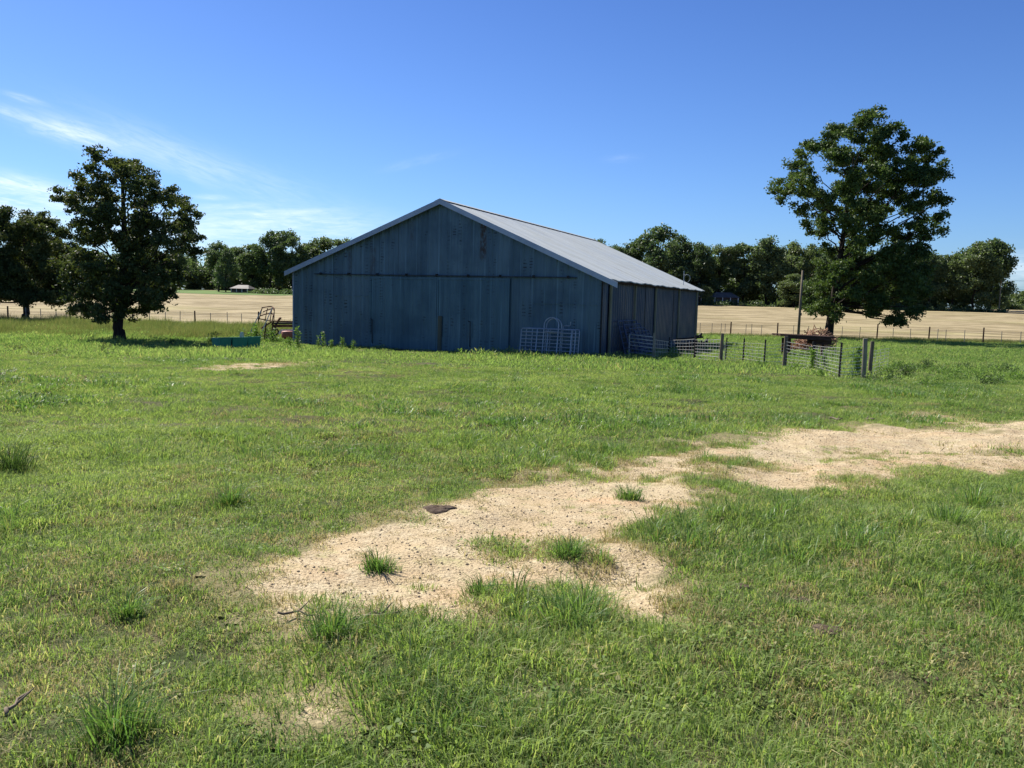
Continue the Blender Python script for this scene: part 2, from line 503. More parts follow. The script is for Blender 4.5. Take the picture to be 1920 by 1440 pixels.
        if stain:
            wc = t.node('ShaderNodeTexWhiteNoise', noise_dimensions='1D')
            t.put(wc.inputs['W'], t.m('FLOOR', t.m('DIVIDE', u, 0.31)))
            colm = t.mapr(wc.outputs['Value'], 0.35, 0.6)
            fu = t.m('FRACT', t.m('DIVIDE', u, 0.31))
            inn = t.m('MULTIPLY', t.mapr(fu, 0.15, 0.3), t.mapr(fu, 0.7, 0.85, 1, 0))
            row = t.mapr(t.m('SINE', t.m('ADD', t.m('MULTIPLY', z, t.m('ADD', 26.0, t.m('MULTIPLY', wc.outputs['Value'], 22.0))), t.m('MULTIPLY', t.noise(co, 1.3, 2.0), 9.0))), 0.0, 0.7)
            patch = t.mapr(t.noise(t.comb(t.m('MULTIPLY', u, 1.6), 3.0, t.m('MULTIPLY', z, 1.1)), 1.0, 4.0, 0.7), 0.5, 0.62)
            k = t.m('MULTIPLY', t.m('MULTIPLY', colm, inn), t.m('MULTIPLY', row, patch))
            c = t.mix(t.m('MULTIPLY', k, stain), c, (0.012, 0.014, 0.018))
        rb = t.m('FRACT', t.m('DIVIDE', u, pitch)); seam = t.m('MULTIPLY', t.mapr(rb, 0.84, 0.88), t.mapr(rb, 0.93, 0.97, 1, 0))
        seam = t.m('MULTIPLY', seam, t.mapr(t.noise(t.comb(t.m('MULTIPLY', u, 2.0), 7.0, t.m('MULTIPLY', z, 0.4)), 1.0, 3.0), 0.35, 0.65))
        c = t.mix(t.m('MULTIPLY', seam, 0.38), c, tuple(min(1.0, 1.7 * q) for q in base_b))
        for (u0, u1, z0, z1, s) in rusty:
            bx = t.m('MULTIPLY', t.m('MULTIPLY', t.mapr(u, u0 - 0.08, u0 + 0.05), t.mapr(u, u1 - 0.05, u1 + 0.08, 1, 0)),
                     t.m('MULTIPLY', t.mapr(z, z0 - 0.3, z0 + 0.2), t.mapr(z, z1 - 0.1, z1 + 0.1, 1, 0)))
            k = t.m('MULTIPLY', bx, t.mapr(t.noise(t.comb(t.m('MULTIPLY', u, 6.0), 1.0, t.m('MULTIPLY', z, 3.5)), 1.0, 4.0, 0.7), 0.35, 0.6))
            c = t.mix(t.m('MULTIPLY', k, s), c, (0.045, 0.028, 0.022))
        if rust:
            n = t.noise(t.comb(t.m('MULTIPLY', u, 2.2), t.m('MULTIPLY', y if axis == 'x' else x, 0.5), t.m('MULTIPLY', z, 0.5)), 1.0, 5.0, 0.65)
            c = t.mix(t.m('MULTIPLY', t.mapr(n, 0.58, 0.75), rust), c, (0.10, 0.075, 0.065))
        t.put(b.inputs['Base Color'], c)
        b.inputs['Metallic'].default_value = metal
        t.put(b.inputs['Roughness'], t.mapr(blot, 0.3, 0.7, rough - 0.08, rough + 0.1))
        return m
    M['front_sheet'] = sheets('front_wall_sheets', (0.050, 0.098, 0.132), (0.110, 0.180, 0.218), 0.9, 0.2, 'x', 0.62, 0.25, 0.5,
                              [(10.85, 11.15, 4.6, 6.3, 1.0), (4.75, 5.0, 2.8, 5.1, 0.55), (3.4, 3.6, 3.6, 4.9, 0.5), (7.0, 7.2, 5.2, 6.4, 0.4)])
    M['door_sheet'] = sheets('door_sheets', (0.036, 0.090, 0.124), (0.085, 0.162, 0.200), 0.8, 0.12, 'x', 0.55, 0.25, 0.5)
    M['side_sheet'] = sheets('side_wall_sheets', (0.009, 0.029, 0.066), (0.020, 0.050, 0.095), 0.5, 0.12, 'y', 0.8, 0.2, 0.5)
    M['roof_sheet'] = sheets('roof_sheets', (0.30, 0.325, 0.31), (0.42, 0.445, 0.425), 0.0, 0.75, 'y', 0.66, 0.2, 0.6)
    M['track'] = simple('dark_track_rail', (0.022, 0.032, 0.042), (0.045, 0.058, 0.07), 0.6, 3.0, 0.2)
    M['dark_plank'] = simple('dark_olive_plank', (0.07, 0.075, 0.055), (0.12, 0.12, 0.085), 0.9, 2.0, 0, (5, 5, 0.4))
    M['barn_wood'] = simple('barn_post_wood', (0.16, 0.15, 0.10), (0.30, 0.28, 0.19), 0.9, 2.0, 0, (5, 5, 0.4))


make_materials()


# ------------------------------------------------------------------ worn track and other bare patches (outlines read on the ground)
def poly_world(pts):
    return np.array([on_ground(*p)[:2] for p in pts])


BARE = [
    [(475, 1112), (530, 1075), (600, 1035), (640, 1000), (720, 985), (810, 972), (900, 952), (935, 912), (1010, 886), (1110, 880), (1165, 888), (1215, 866), (1300, 847), (1450, 826),
     (1600, 806), (1740, 806), (1990, 812), (1990, 862), (1800, 872), (1700, 884), (1600, 892), (1540, 884), (1470, 868), (1380, 862), (1320, 872), (1300, 905), (1240, 935),
     (1200, 958), (1195, 990), (1120, 1010), (1175, 1032), (1245, 1068), (1255, 1100), (1215, 1152), (1160, 1150), (1100, 1115), (1000, 1098), (920, 1105), (885, 1135), (850, 1165), (760, 1170), (700, 1140), (610, 1130), (540, 1128)],
    [(1240, 922), (1320, 918), (1410, 935), (1390, 948), (1300, 945)],
    [(1390, 895), (1470, 893), (1560, 906), (1600, 915), (1480, 908)],
    [(1700, 782), (1790, 783), (1800, 790), (1720, 792)],
    [(1850, 798), (1990, 800), (1990, 806), (1870, 806)],
]
SOFT = [
    [(370, 690), (460, 684), (590, 678), (600, 682), (500, 690), (430, 698), (385, 699)],
    [(215, 686), (300, 683), (330, 690), (240, 693)],
    [(770, 654), (810, 653), (820, 658), (780, 660)],
    [(530, 1325), (620, 1310), (640, 1360), (550, 1375)],
    [(600, 1160), (760, 1170), (760, 1200), (650, 1215), (590, 1190)],
    [(480, 1110), (540, 1130), (600, 1180), (540, 1190)],
    [(520, 1180), (560, 1160), (640, 1230), (560, 1260)],
    [(1060, 1120), (1200, 1150), (1230, 1175), (1100, 1160)],
    [(1160, 945), (1330, 930), (1370, 960), (1210, 985)],
    [(1640, 880), (1760, 872), (1700, 905), (1560, 920)],
    [(1250, 860), (1320, 846), (1470, 862), (1300, 880)],
]
SOLID = [[(1165, 884), (1230, 864), (1310, 847), (1450, 828), (1600, 808), (1740, 810), (1700, 832), (1580, 842), (1440, 856), (1320, 864), (1240, 880), (1180, 896)],
         [(1330, 880), (1420, 884), (1520, 872), (1680, 862), (1990, 846), (1990, 858), (1700, 878), (1540, 892), (1420, 898)]]
SOLID_W = [poly_world(p) for p in SOLID]
BARE_W = [poly_world(p) for p in BARE]
SOFT_W = [poly_world(p) for p in SOFT]


def poly_sd(x, y, poly):
    """signed distance (positive inside)"""
    x, y = np.asarray(x, float), np.asarray(y, float)
    ins = np.zeros(x.shape, bool); dm = np.full(x.shape, 1e9)
    n = len(poly)
    for i in range(n):
        ax, ay = poly[i]; bx, by = poly[(i + 1) % n]
        if ay != by:
            cond = ((ay > y) != (by > y)) & (x < (bx - ax) * (y - ay) / (by - ay) + ax)
            ins ^= cond
        ex, ey = bx - ax, by - ay
        t = np.clip(((x - ax) * ex + (y - ay) * ey) / (ex * ex + ey * ey + 1e-9), 0, 1)
        dm = np.minimum(dm, (x - ax - t * ex) ** 2 + (y - ay - t * ey) ** 2)
    dm = np.sqrt(dm)
    return np.where(ins, dm, -dm)


def sstep(v, a, b):
    t = np.clip((v - a) / (b - a), 0, 1)
    return t * t * (3 - 2 * t)


def bare_mask(x, y):
    """0 = grass, 1 = bare track"""
    x, y = np.asarray(x, float), np.asarray(y, float)
    wob = (fbm(x * 2.2, y * 2.2, 21) - 0.5) * 0.5 + (fbm(x * 0.7, y * 0.7, 31) - 0.5) * 0.5
    m = np.zeros(x.shape)
    k = np.clip(y / 9.0, 0.5, 1.6)
    for p in BARE_W:
        sd = np.full(x.shape, -9.0)
        lo, hi = p.min(0) - 1.5, p.max(0) + 1.5
        s = (x > lo[0]) & (x < hi[0]) & (y > lo[1]) & (y < hi[1])
        if s.any():
            sd[s] = poly_sd(x[s], y[s], p)
        m = np.maximum(m, sstep(sd / k + wob + 0.05 + 0.10 * (y > 8), -0.40, 0.38))
    for p in SOFT_W:
        sd = np.full(x.shape, -9.0)
        lo, hi = p.min(0) - 1.5, p.max(0) + 1.5
        s = (x > lo[0]) & (x < hi[0]) & (y > lo[1]) & (y < hi[1])
        if s.any():
            sd[s] = poly_sd(x[s], y[s], p)
        m = np.maximum(m, 0.46 * sstep(sd / k + wob * 1.3, -0.35, 0.25))
    # scattered grass regrowth inside the track
    hole = sstep(fbm(x * 0.9 + 40, y * 1.5, 77), 0.53, 0.68)
    m = m * (1 - 0.72 * hole)
    for p in SOLID_W:
        lo, hi = p.min(0) - 1.5, p.max(0) + 1.5
        s = (x > lo[0]) & (x < hi[0]) & (y > lo[1]) & (y < hi[1])
        if s.any():
            m[s] = np.maximum(m[s], 0.92 * sstep(poly_sd(x[s], y[s], p) / k[s] + 0.6 * wob[s], -0.28, 0.22))
    return m


FENCE_Y = lambda x: 76.0 + 0.10 * (np.asarray(x, float) + 20)     # the boundary between pasture and hay field


def sheet_grid(xs, ys, zoff=0.0):
    X, Y = np.meshgrid(xs, ys)
    return X, Y, ground_z(X, Y) + zoff


def grid_faces(nx, ny):
    i = np.arange(nx - 1)[None, :] + nx * np.arange(ny - 1)[:, None]
    return np.stack([i, i + 1, i + nx + 1, i + nx], -1).reshape(-1, 4)


def build_ground():
    xs = np.concatenate([np.arange(-400, -60, 10), np.arange(-60, -16, 1.0), np.arange(-16, 16, 0.125), np.arange(16, 60, 1.0), np.arange(60, 401, 10)])
    ys = np.concatenate([np.arange(-40, 1.5, 1.5), np.arange(1.5, 20, 0.12), np.arange(20, 45, 0.4), np.arange(45, 60, 1.5)])
    s = np.linspace(0, 1, 12)[1:]
    X, Y = np.meshgrid(xs, ys)
    Xt = np.repeat(xs[None, :], len(s), 0); Yt = ys[-1] + (FENCE_Y(Xt) - ys[-1]) * s[:, None]
    X, Y = np.vstack([X, Xt]), np.vstack([Y, Yt])
    v = np.stack([X, Y, ground_z(X, Y)], -1).reshape(-1, 3)
    me = np_mesh('pasture', v, grid_faces(X.shape[1], X.shape[0]))
    tag(link('pasture', me, M['soil'], smooth=True), 'green grazed pasture sloping down to the barn', 'pasture', kind='structure')
    # hay field and everything beyond it, to the horizon
    s = np.concatenate([np.linspace(0, 230, 60), np.linspace(240, 700, 30), np.linspace(900, 4500, 8)])
    xs2 = np.concatenate([np.arange(-3000, -400, 200), np.arange(-400, 400, 8), np.arange(400, 3001, 200)])
    X, Y = np.meshgrid(xs2, s); Y = Y + FENCE_Y(np.clip(X, -400, 400))
    v = np.stack([X, Y, ground_z(X, Y)], -1).reshape(-1, 3)
    me = np_mesh('hay_field', v, grid_faces(X.shape[1], X.shape[0]))
    tag(link('hay_field', me, M['hay'], smooth=True), 'pale tan mown hay field behind the fence', 'hay field', kind='structure')
    # mown lawn in front of the far house on the left
    xs3 = np.arange(-230, -62, 4.0); ys3 = np.arange(238, 306, 4.0)
    X, Y = np.meshgrid(xs3, ys3)
    v = np.stack([X, Y, ground_z(X, Y) + 0.06], -1).reshape(-1, 3)
    tag(link('lawn', np_mesh('lawn', v, grid_faces(len(xs3), len(ys3))), M['lawn'], smooth=True), 'bright green mown lawn before the far house', 'lawn', kind='structure')
    # worn track: a sheet 4 mm above the pasture where the grass has gone
    xs4 = np.arange(-9, 15.5, 0.08); ys4 = np.concatenate([np.arange(2.2, 18, 0.08), np.arange(18, 46, 0.2)])
    X, Y = np.meshgrid(xs4, ys4)
    mk = bare_mask(X, Y)
    big = mk.copy()
    for _ in range(2):
        b2 = big.copy(); b2[1:] = np.maximum(b2[1:], big[:-1]); b2[:-1] = np.maximum(b2[:-1], big[1:]); b2[:, 1:] = np.maximum(b2[:, 1:], big[:, :-1]); b2[:, :-1] = np.maximum(b2[:, :-1], big[:, 1:]); big = b2
    v = np.stack([X, Y, ground_z(X, Y) + 0.012], -1).reshape(-1, 3)
    f = grid_faces(len(xs4), len(ys4))
    keep = big.ravel()[f].min(1) > 0.02
    f = f[keep]
    used = np.unique(f); remap = np.full(len(v), -1); remap[used] = np.arange(len(used))
    me = np_mesh('dirt_track', v[used], remap[f])
    a = me.attributes.new('bare', 'FLOAT', 'POINT'); a.data.foreach_set('value', mk.ravel()[used].astype(np.float32))
    tag(link('dirt_track', me, M['dirt'], smooth=True), 'worn sandy track crossing the grass from the right', 'dirt track', kind='structure')


build_ground()


# ------------------------------------------------------------------ barn
BARN_O = np.array([-11.73, 44.34, -1.06]); BARN_YAW = R(-22.1)
BW, BL, BHE, BHP = 17.0, 25.44, 3.75, 7.27
XR = BW / 2 + 0.28
_ba = np.array([math.cos(BARN_YAW), math.sin(BARN_YAW), 0]); _bb = np.array([-math.sin(BARN_YAW), math.cos(BARN_YAW), 0])


def front_sz(px, py, off=0.0):
    d = ray(px, py); k = (BARN_O - _bb * off - CAMP) @ _bb / (d @ _bb)
    p = CAMP + d * k - BARN_O
    return float(p @ _ba), float(p[2])


def side_tz(px, py):
    O2 = BARN_O + _ba * BW
    d = ray(px, py); k = (O2 - CAMP) @ _ba / (d @ _ba)
    p = CAMP + d * k - O2
    return float(p @ _bb), float(p[2])


def gable(x):
    """roof underside height at x across the front; the left eave stands a little higher than the right"""
    return np.interp(x, [-1, 0, XR, BW, BW + 1], [BHE + 0.12 - 0.40, BHE + 0.12, BHP, BHE - 0.02, BHE - 0.02 - 0.42])


def ribbed_wall(width, top, rib=0.31, depth=0.02, z0=-0.5, x0=0.0, split=None):
    """corrugated sheet in the x-z plane, outer side towards -y; top is a function of x"""
    xs = []; n = int(round(width / rib))
    p = width / n
    for i in range(n):
        for (f, d) in ((0.0, 0), (0.52, 0), (0.62, depth), (0.88, depth), (0.98, 0)):
            xs.append((x0 + (i + f) * p, -d))
    xs.append((x0 + width, 0))
    b = MB()
    v = []; f = []
    for (x, y) in xs:
        v += [(x, y, z0), (x, y, float(top(x)))]
    for i in range(len(xs) - 1):
        a = 2 * i
        f.append((a, a + 2, a + 3, a + 1))
    b.add(v, f)
    return b


def rot_side(b, off):
    """turn an x-z sheet facing -y into the right wall: x->y, outward = +x"""
    b.v = [(off - y, x, z) for (x, y, z) in b.v]
    return b


def build_barn():
    root = empty('barn', BARN_O, BARN_YAW)
    tag(root, 'large old blue-grey corrugated metal barn with a low gabled roof', 'barn')
    xd0, xd1, xd2 = front_sz(696, 600)[0], front_sz(820, 600)[0], front_sz(955, 600)[0]
    ztr = 3.72
    ribbed_wall(BW, gable, 0.55, 0.025).build('front_wall', M['front_sheet'], root)
    for (pxa, pxb, pyy) in ((625, 694, 553), (1000, 1125, 568)):
        a, za = front_sz(pxa, pyy); c, _ = front_sz(pxb, pyy)
        lap = MB(); lap.box((a, -0.040, za - 0.03), (c, -0.0265, za + 0.03)); lap.build('sheet_lap', M['front_sheet'], root)
    # sliding doors
    for k, (a, c) in enumerate(((xd0, xd1 - 0.03), (xd1 + 0.05, xd2))):
        d = ribbed_wall(c - a, lambda x: ztr - 0.10, 0.55, 0.02, -0.02, a)
        d.v = [(x, y - 0.10, z) for (x, y, z) in d.v]
        door = d.build('sliding_door', M['door_sheet'], root)
        fr = MB()
        fr.box((a - 0.03, -0.135, 0.0), (a + 0.05, -0.06, ztr - 0.08)); fr.box((c - 0.05, -0.135, 0.0), (c + 0.03, -0.06, ztr - 0.08))
        fr.box((a + 0.05, -0.132, ztr - 0.2), (c - 0.05, -0.062, ztr - 0.09))
        fr.build('door_frame', M['door_sheet'], door)
        kk = MB(); kk.box((a + 0.05, -0.136, 0.04), (c - 0.05, -0.128, 0.72)); kk.build('kick_plate', M['door_sheet'], door)
        xh, zh = (front_sz(701, 620)[0], 1.0) if k == 0 else (front_sz(884, 625)[0], 1.05)
        h = MB(); h.tube([(xh, -0.14, zh - 0.75), (xh, -0.18, zh - 0.7), (xh, -0.18, zh + 0.45), (xh - 0.12, -0.14, zh + 0.5)], 0.022, 6)
        h.build('door_handle', M['black_iron'], door)
    xa, za = front_sz(824, 590); xb, _ = front_sz(831, 590)
    b = MB(); b.box((xa, -0.175, 0.0), (xb, -0.1375, 1.75)); b.build('door_plank', M['dark_plank'], root)
    # track rail with hangers
    x0, _ = front_sz(592, 505); x1, _ = front_sz(1082, 516)
    b = MB(); b.box((x0, -0.16, ztr - 0.022), (x1, -0.03, ztr + 0.022)); b.build('door_track', M['track'], root)
    for i in range(9):
        x = x0 + 0.4 + (x1 - x0 - 0.8) * i / 8
        b = MB(); b.box((x - 0.035, -0.19, ztr - 0.045), (x + 0.035, -0.03, ztr + 0.075)); b.build('track_bracket', M['black_iron'], root)
    # corner trims
    b = MB(); b.box((-0.05, -0.05, -0.5), (0.0, 0.16, BHE + 0.0)); b.build('corner_trim', M['trim'], root)
    b = MB(); b.box((BW - 0.05, -0.045, -0.5), (BW + 0.03, -0.0275, BHE - 0.1)); b.build('corner_trim', M['black_iron'], root)
    # right wall: separate runs of sheets between wooden posts, with dark gaps
    cuts = [0.03]
    for px in (1172, 1209, 1236, 1262, 1291):
        t, _ = side_tz(px, 590); cuts += [t - 0.05, t + 0.05]
    cuts.append(BL)
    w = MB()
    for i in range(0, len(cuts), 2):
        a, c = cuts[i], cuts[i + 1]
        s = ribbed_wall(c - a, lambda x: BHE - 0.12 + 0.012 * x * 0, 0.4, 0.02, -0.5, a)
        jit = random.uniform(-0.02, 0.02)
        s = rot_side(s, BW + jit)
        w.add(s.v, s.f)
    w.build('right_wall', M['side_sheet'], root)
    for px, pw in ((1074, 0), (1141, 0.22), (1187, 0.16), (1226, 0.24), (1270, 0.24), (1303, 0.16)):
        if not pw: continue
        t, _ = side_tz(px, 590)
        b = MB(); b.box((BW + 0.045, t - pw / 2, -0.5), (BW + 0.12, t + pw / 2, BHE - 0.16)); b.build('wall_post', M['barn_wood'], root)
    # left and back walls
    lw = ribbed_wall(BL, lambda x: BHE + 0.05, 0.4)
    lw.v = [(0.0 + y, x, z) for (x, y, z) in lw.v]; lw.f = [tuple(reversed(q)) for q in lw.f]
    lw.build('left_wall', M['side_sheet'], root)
    bk = ribbed_wall(BW, gable)
    bk.v = [(x, BL - y, z) for (x, y, z) in bk.v]; bk.f = [tuple(reversed(q)) for q in bk.f]
    bk.build('back_wall', M['front_sheet'], root)
    # roof: two ribbed slopes, slightly wavy at the eaves
    OV, OF = 0.36, 0.30
    r = MB()
    ny = 78
    for side in (0, 1):
        v = []; f = []
        nx = 8
        for i in range(nx + 1):
            s = i / nx
            xx = XR + s * (BW + OV + 0.38 - 0.013 * max(yy, 0) - XR) if side else XR - s * (XR + OV)
            for j in range(ny + 1):
                yy = -OF + (BL + 2 * OF) * j / ny
                zz = float(gable(xx)) + 0.10 - (0.002 * max(yy, 0) * s if side else 0.0)
                zz += 0.018 * math.sin(yy * 1.7 + 2 * side) * s * s + 0.012 * math.sin(yy * 4.1) * s ** 3 + (0.007 if j % 3 == 0 else 0)
                v.append((xx, yy, zz))
        for i in range(nx):
            for j in range(ny):
                a = i * (ny + 1) + j
                q = (a, a + 1, a + ny + 2, a + ny + 1)
                f.append(tuple(reversed(q)) if side == 0 else q)
        # underside 5 cm below
        o = len(v); v += [(x, y, z - 0.05) for (x, y, z) in v]; f += [tuple(i + o for i in reversed(q)) for q in f]
        e = [nx * (ny + 1) + j for j in range(ny + 1)]
        for j in range(ny):
            f.append((e[j], e[j + 1], e[j + 1] + o, e[j] + o))
        r.add(v, f)
    roof = r.build('roof', M['roof_sheet'], root)
    zp = BHP + 0.10
    b = MB(); b.add([(XR - 0.3, -OF - 0.02, zp - 0.07), (XR, -OF - 0.02, zp + 0.05), (XR + 0.3, -OF - 0.02, zp - 0.07),
                     (XR - 0.3, BL + OF, zp - 0.07), (XR, BL + OF, zp + 0.05), (XR + 0.3, BL + OF, zp - 0.07)], [(0, 1, 4, 3), (1, 2, 5, 4)])
    b.build('ridge_cap', M['roof_sheet'], roof)
    for side in (-1, 1):                                    # rake trim of the front gable
        xe = BW + OV + 0.40 if side > 0 else -OV - 0.02
        ze = float(gable(xe)) + 0.115
        y0, y1 = -OF - 0.03, -OF + 0.02
        v = []
        for (x, z) in ((XR, zp + 0.03), (xe, ze), (xe, ze - 0.25), (XR, zp - 0.22)):
            v += [(x, y0, z), (x, y1, z)]
        f = [(0, 2, 4, 6), (1, 7, 5, 3), (0, 1, 3, 2), (2, 3, 5, 4), (4, 5, 7, 6), (6, 7, 1, 0)]
        if side < 0: f = [tuple(reversed(q)) for q in f]
        MB().add(v, f).build('rake_trim', M['trim'], roof)
    # eave boards under the right eave
    b = MB(); b.box((BW + 0.25, 0.1, BHE - 0.24), (BW + 0.29, BL, BHE - 0.12)); b.build('eave_board', M['dark_wood'], root)
    # thin aerial near the rear eave of the roof
    t = 21.0; zb = float(gable(BW - 0.3)) - 0.02
    b = MB(); b.tube([(BW - 0.3, t, zb - 0.1), (BW - 0.3, t, zb + 1.05)], 0.022, 6)
    b.tube([(BW - 0.3 + 0.22 * math.sin(a) + 0.22, t, zb + 0.55 - 0.25 * math.cos(a)) for a in np.linspace(0.3, 5.6, 14)], 0.014, 5)
    b.build('aerial', M['galv_tube'], roof)


build_barn()


# ------------------------------------------------------------------ trees
def leaf_cloud(centres, radii, per_area, size, seed, flat=0.75, sub=26, spread=0.30, droop=0.0, clumps=0):
    """leaf-sized diamonds gathered in twigs, twigs gathered in lobes"""
    g = np.random.default_rng(seed)
    C = []; 
    for c, r in zip(centres, radii):
        nt = max(3, int(per_area * r * r * 4 / sub))
        d = g.normal(size=(nt, 3)); d /= np.linalg.norm(d, axis=1)[:, None]
        rr = r * (0.25 + 0.80 * g.random(nt) ** 0.55)
        tw = np.asarray(c) + d * rr[:, None] * np.array([1, 1, flat])
        if clumps:
            cd = g.normal(size=(clumps, 3)); cd /= np.linalg.norm(cd, axis=1)[:, None]
            cc = cd * (r * (0.35 + 0.75 * g.random((clumps, 1)))) * np.array([1, 1, flat])
            sel = g.integers(0, clumps, nt)
            tw = np.asarray(c) + cc[sel] + g.normal(size=(nt, 3)) * r * 0.17 * np.array([1.2, 1.2, 0.8])
        k = g.integers(int(sub * 0.5), int(sub * 1.5), nt)
        p = np.repeat(tw, k, 0)
        sp = spread * (0.6 + 0.8 * g.random((nt, 1)))
        off = g.normal(size=p.shape) * np.repeat(sp, k, 0) * np.array([1, 1, 0.6])
        C.append(p + off)
    P = np.concatenate(C); n = len(P)
    a = g.random(n) * 2 * np.pi; tilt = g.normal(0, 0.75, n) - droop
    L = size * (0.6 + 0.8 * g.random(n)); W = L * (0.45 + 0.25 * g.random(n))
    ax = np.stack([np.cos(a) * np.cos(tilt), np.sin(a) * np.cos(tilt), np.sin(tilt)], -1)
    rv = g.normal(size=(n, 3)); sx = np.cross(ax, rv); sx /= np.linalg.norm(sx, axis=1)[:, None] + 1e-9
    v = np.stack([P - ax * L[:, None] / 2, P + sx * W[:, None] / 2, P + ax * L[:, None] / 2, P - sx * W[:, None] / 2], 1).reshape(-1, 3)
    f = np.arange(4 * n).reshape(n, 4)
    return v, f


def limb(b, p, q, r0, r1, seed, n=7, sides=7, wig=0.06):
    g = random.Random(seed)
    p, q = Vector(p), Vector(q); L = (q - p).length
    pts, rr = [], []
    for i in range(n):
        t = i / (n - 1)
        c = p.lerp(q, t)
        if 0 < i < n - 1:
            c += Vector((g.uniform(-1, 1), g.uniform(-1, 1), g.uniform(-0.5, 0.5))) * wig * L * (0.4 + 0.6 * math.sin(t * math.pi))
        pts.append(c); rr.append(r0 + (r1 - r0) * t)
    b.tube(pts, rr, sides)
    return pts


def big_tree(name, label, base_px, base, lobes, axis_px, trunk_r, leaf, per_area, mat, seed, depth_k=0.85, sub=26, spread=0.3):
    """a tree whose lobes stand where the photo shows them, spread through a real depth"""
    g = np.random.default_rng(seed)
    k = base[1] / F_PX                                   # metres per pixel at the tree
    root = empty(name, base)
    tag(root, label, 'tree')
    cen, rad = [], []
    L = []
    for (px, py, r) in lobes:
        p = at_depth(px, py, base[1]) - base
        L.append((p[0], p[2], r * k))
    L = np.array(L)
    half = {}
    for (x, z, r) in L:
        near = L[np.abs(L[:, 1] - z) < 1.6 * L[:, 2].mean()]
        lo, hi = (near[:, 0] - near[:, 2]).min(), (near[:, 0] + near[:, 2]).max()
        mid, R_ = (lo + hi) / 2, (hi - lo) / 2
        dmax = math.sqrt(max(0.0, R_ * R_ - (x - mid) ** 2)) * depth_k
        ys = [g.uniform(-0.35, 0.35) * dmax]
        if dmax > r * 1.5:
            ys = [-dmax * g.uniform(0.35, 0.85), dmax * g.uniform(0.3, 0.85)]
        for y in ys:
            cen.append((x + g.normal(0, 0.12 * r), y, z + g.normal(0, 0.1 * r))); rad.append(r * 0.88)
    v, f = leaf_cloud(cen, rad, per_area, leaf, seed + 1, 0.85, sub, spread, 0.0, 8)
    crown = link('crown', np_mesh('crown', v, f), mat, root)
    # trunk with flare, then limbs to the lobes
    b = MB()
    top = at_depth(axis_px[0], axis_px[1], base[1]) - base
    pts = []
    n = 10
    for i in range(n):
        t = i / (n - 1)
        w = 0.12 * math.sin(t * 5 + seed) * (t > 0)
        pts.append((top[0] * t ** 1.4 + w, 0.5 * w, -0.3 + (top[2] + 0.3) * t))
    rr = [trunk_r * (1.55 if i == 0 else 1.0) * (1 - 0.75 * i / (n - 1)) for i in range(n)]
    pts.insert(1, tuple(np.array(pts[0]) * 0.0 + np.array((0, 0, 0.12)))); rr.insert(1, trunk_r * 1.25)
    pts.insert(2, (0, 0, 0.55)); rr.insert(2, trunk_r * 1.0)
    b.tube(pts, rr, 12)
    P = np.array(pts)
    for i, c in enumerate(cen):
        if i % 2: continue
        z = min(max(c[2] - 0.55 * math.hypot(c[0], c[1]) - 0.6, 0.2 * top[2]), top[2] * 0.95)
        s = (np.interp(z, P[:, 2], P[:, 0]), np.interp(z, P[:, 2], P[:, 1]), z)
        r0 = max(0.03, trunk_r * 0.34 * (1 - 0.6 * z / top[2]))
        limb(b, s, c, r0, r0 * 0.25, seed * 31 + i, 6, 5)
    b.build('trunk', M['bark'], root, True)
    return root


OAK = [(200, 300, 20), (232, 312, 24), (262, 328, 24), (192, 335, 24), (165, 358, 22), (138, 372, 15), (118, 374, 13), (225, 362, 38), (285, 362, 28), (308, 372, 18), (348, 384, 20), (366, 400, 13),
       (182, 395, 30), (248, 405, 40), (308, 412, 34), (345, 430, 22), (372, 448, 14), (168, 440, 24), (210, 450, 40), (270, 460, 40), (328, 460, 28), (352, 470, 18), (152, 482, 24), (200, 500, 40),
       (260, 510, 44), (308, 512, 30), (128, 512, 22), (118, 495, 12), (150, 545, 24), (200, 550, 38), (260, 556, 32), (300, 555, 22), (328, 520, 16), (165, 578, 22), (146, 585, 12), (215, 585, 24), (245, 580, 20), (280, 566, 18)]
OAK2 = [(50, 402, 16), (22, 422, 28), (70, 424, 26), (100, 436, 20), (0, 450, 38), (50, 460, 42), (96, 470, 28), (-25, 480, 40), (20, 500, 40), (70, 510, 38), (108, 500, 18), (118, 462, 12),
        (0, 540, 32), (50, 542, 32), (92, 540, 26), (108, 556, 14), (12, 566, 10), (72, 562, 18), (-55, 500, 40), (-60, 450, 30), (-30, 545, 24), (-45, 420, 24)]
PEC = [(1625, 226, 18), (1600, 240, 24), (1650, 246, 20), (1664, 266, 16), (1590, 262, 22), (1622, 284, 36), (1680, 290, 28), (1714, 302, 22), (1730, 322, 16), (1546, 264, 12), (1526, 266, 10), (1512, 286, 14),
       (1530, 312, 26), (1504, 322, 12), (1474, 346, 13), (1457, 342, 8), (1474, 372, 9), (1510, 350, 22), (1556, 350, 22), (1604, 338, 32), (1652, 342, 38), (1700, 346, 34), (1732, 338, 14), (1562, 378, 30),
       (1522, 386, 18), (1620, 392, 38), (1684, 386, 28), (1720, 376, 16), (1532, 412, 13), (1572, 422, 26), (1530, 434, 10), (1622, 440, 32), (1700, 440, 26), (1742, 384, 16), (1756, 374, 8), (1738, 414, 17),
       (1750, 408, 10), (1725, 440, 15), (1578, 462, 18), (1640, 482, 38), (1690, 474, 32), (1718, 474, 10), (1560, 502, 22), (1602, 512, 28), (1650, 522, 38), (1700, 516, 32), (1726, 502, 13),
       (1546, 532, 16), (1527, 536, 13), (1582, 546, 22), (1622, 560, 26), (1668, 566, 26), (1708, 552, 22), (1532, 570, 15), (1556, 584, 17), (1520, 582, 10), (1652, 590, 17), (1672, 604, 10), (1684, 600, 8)]


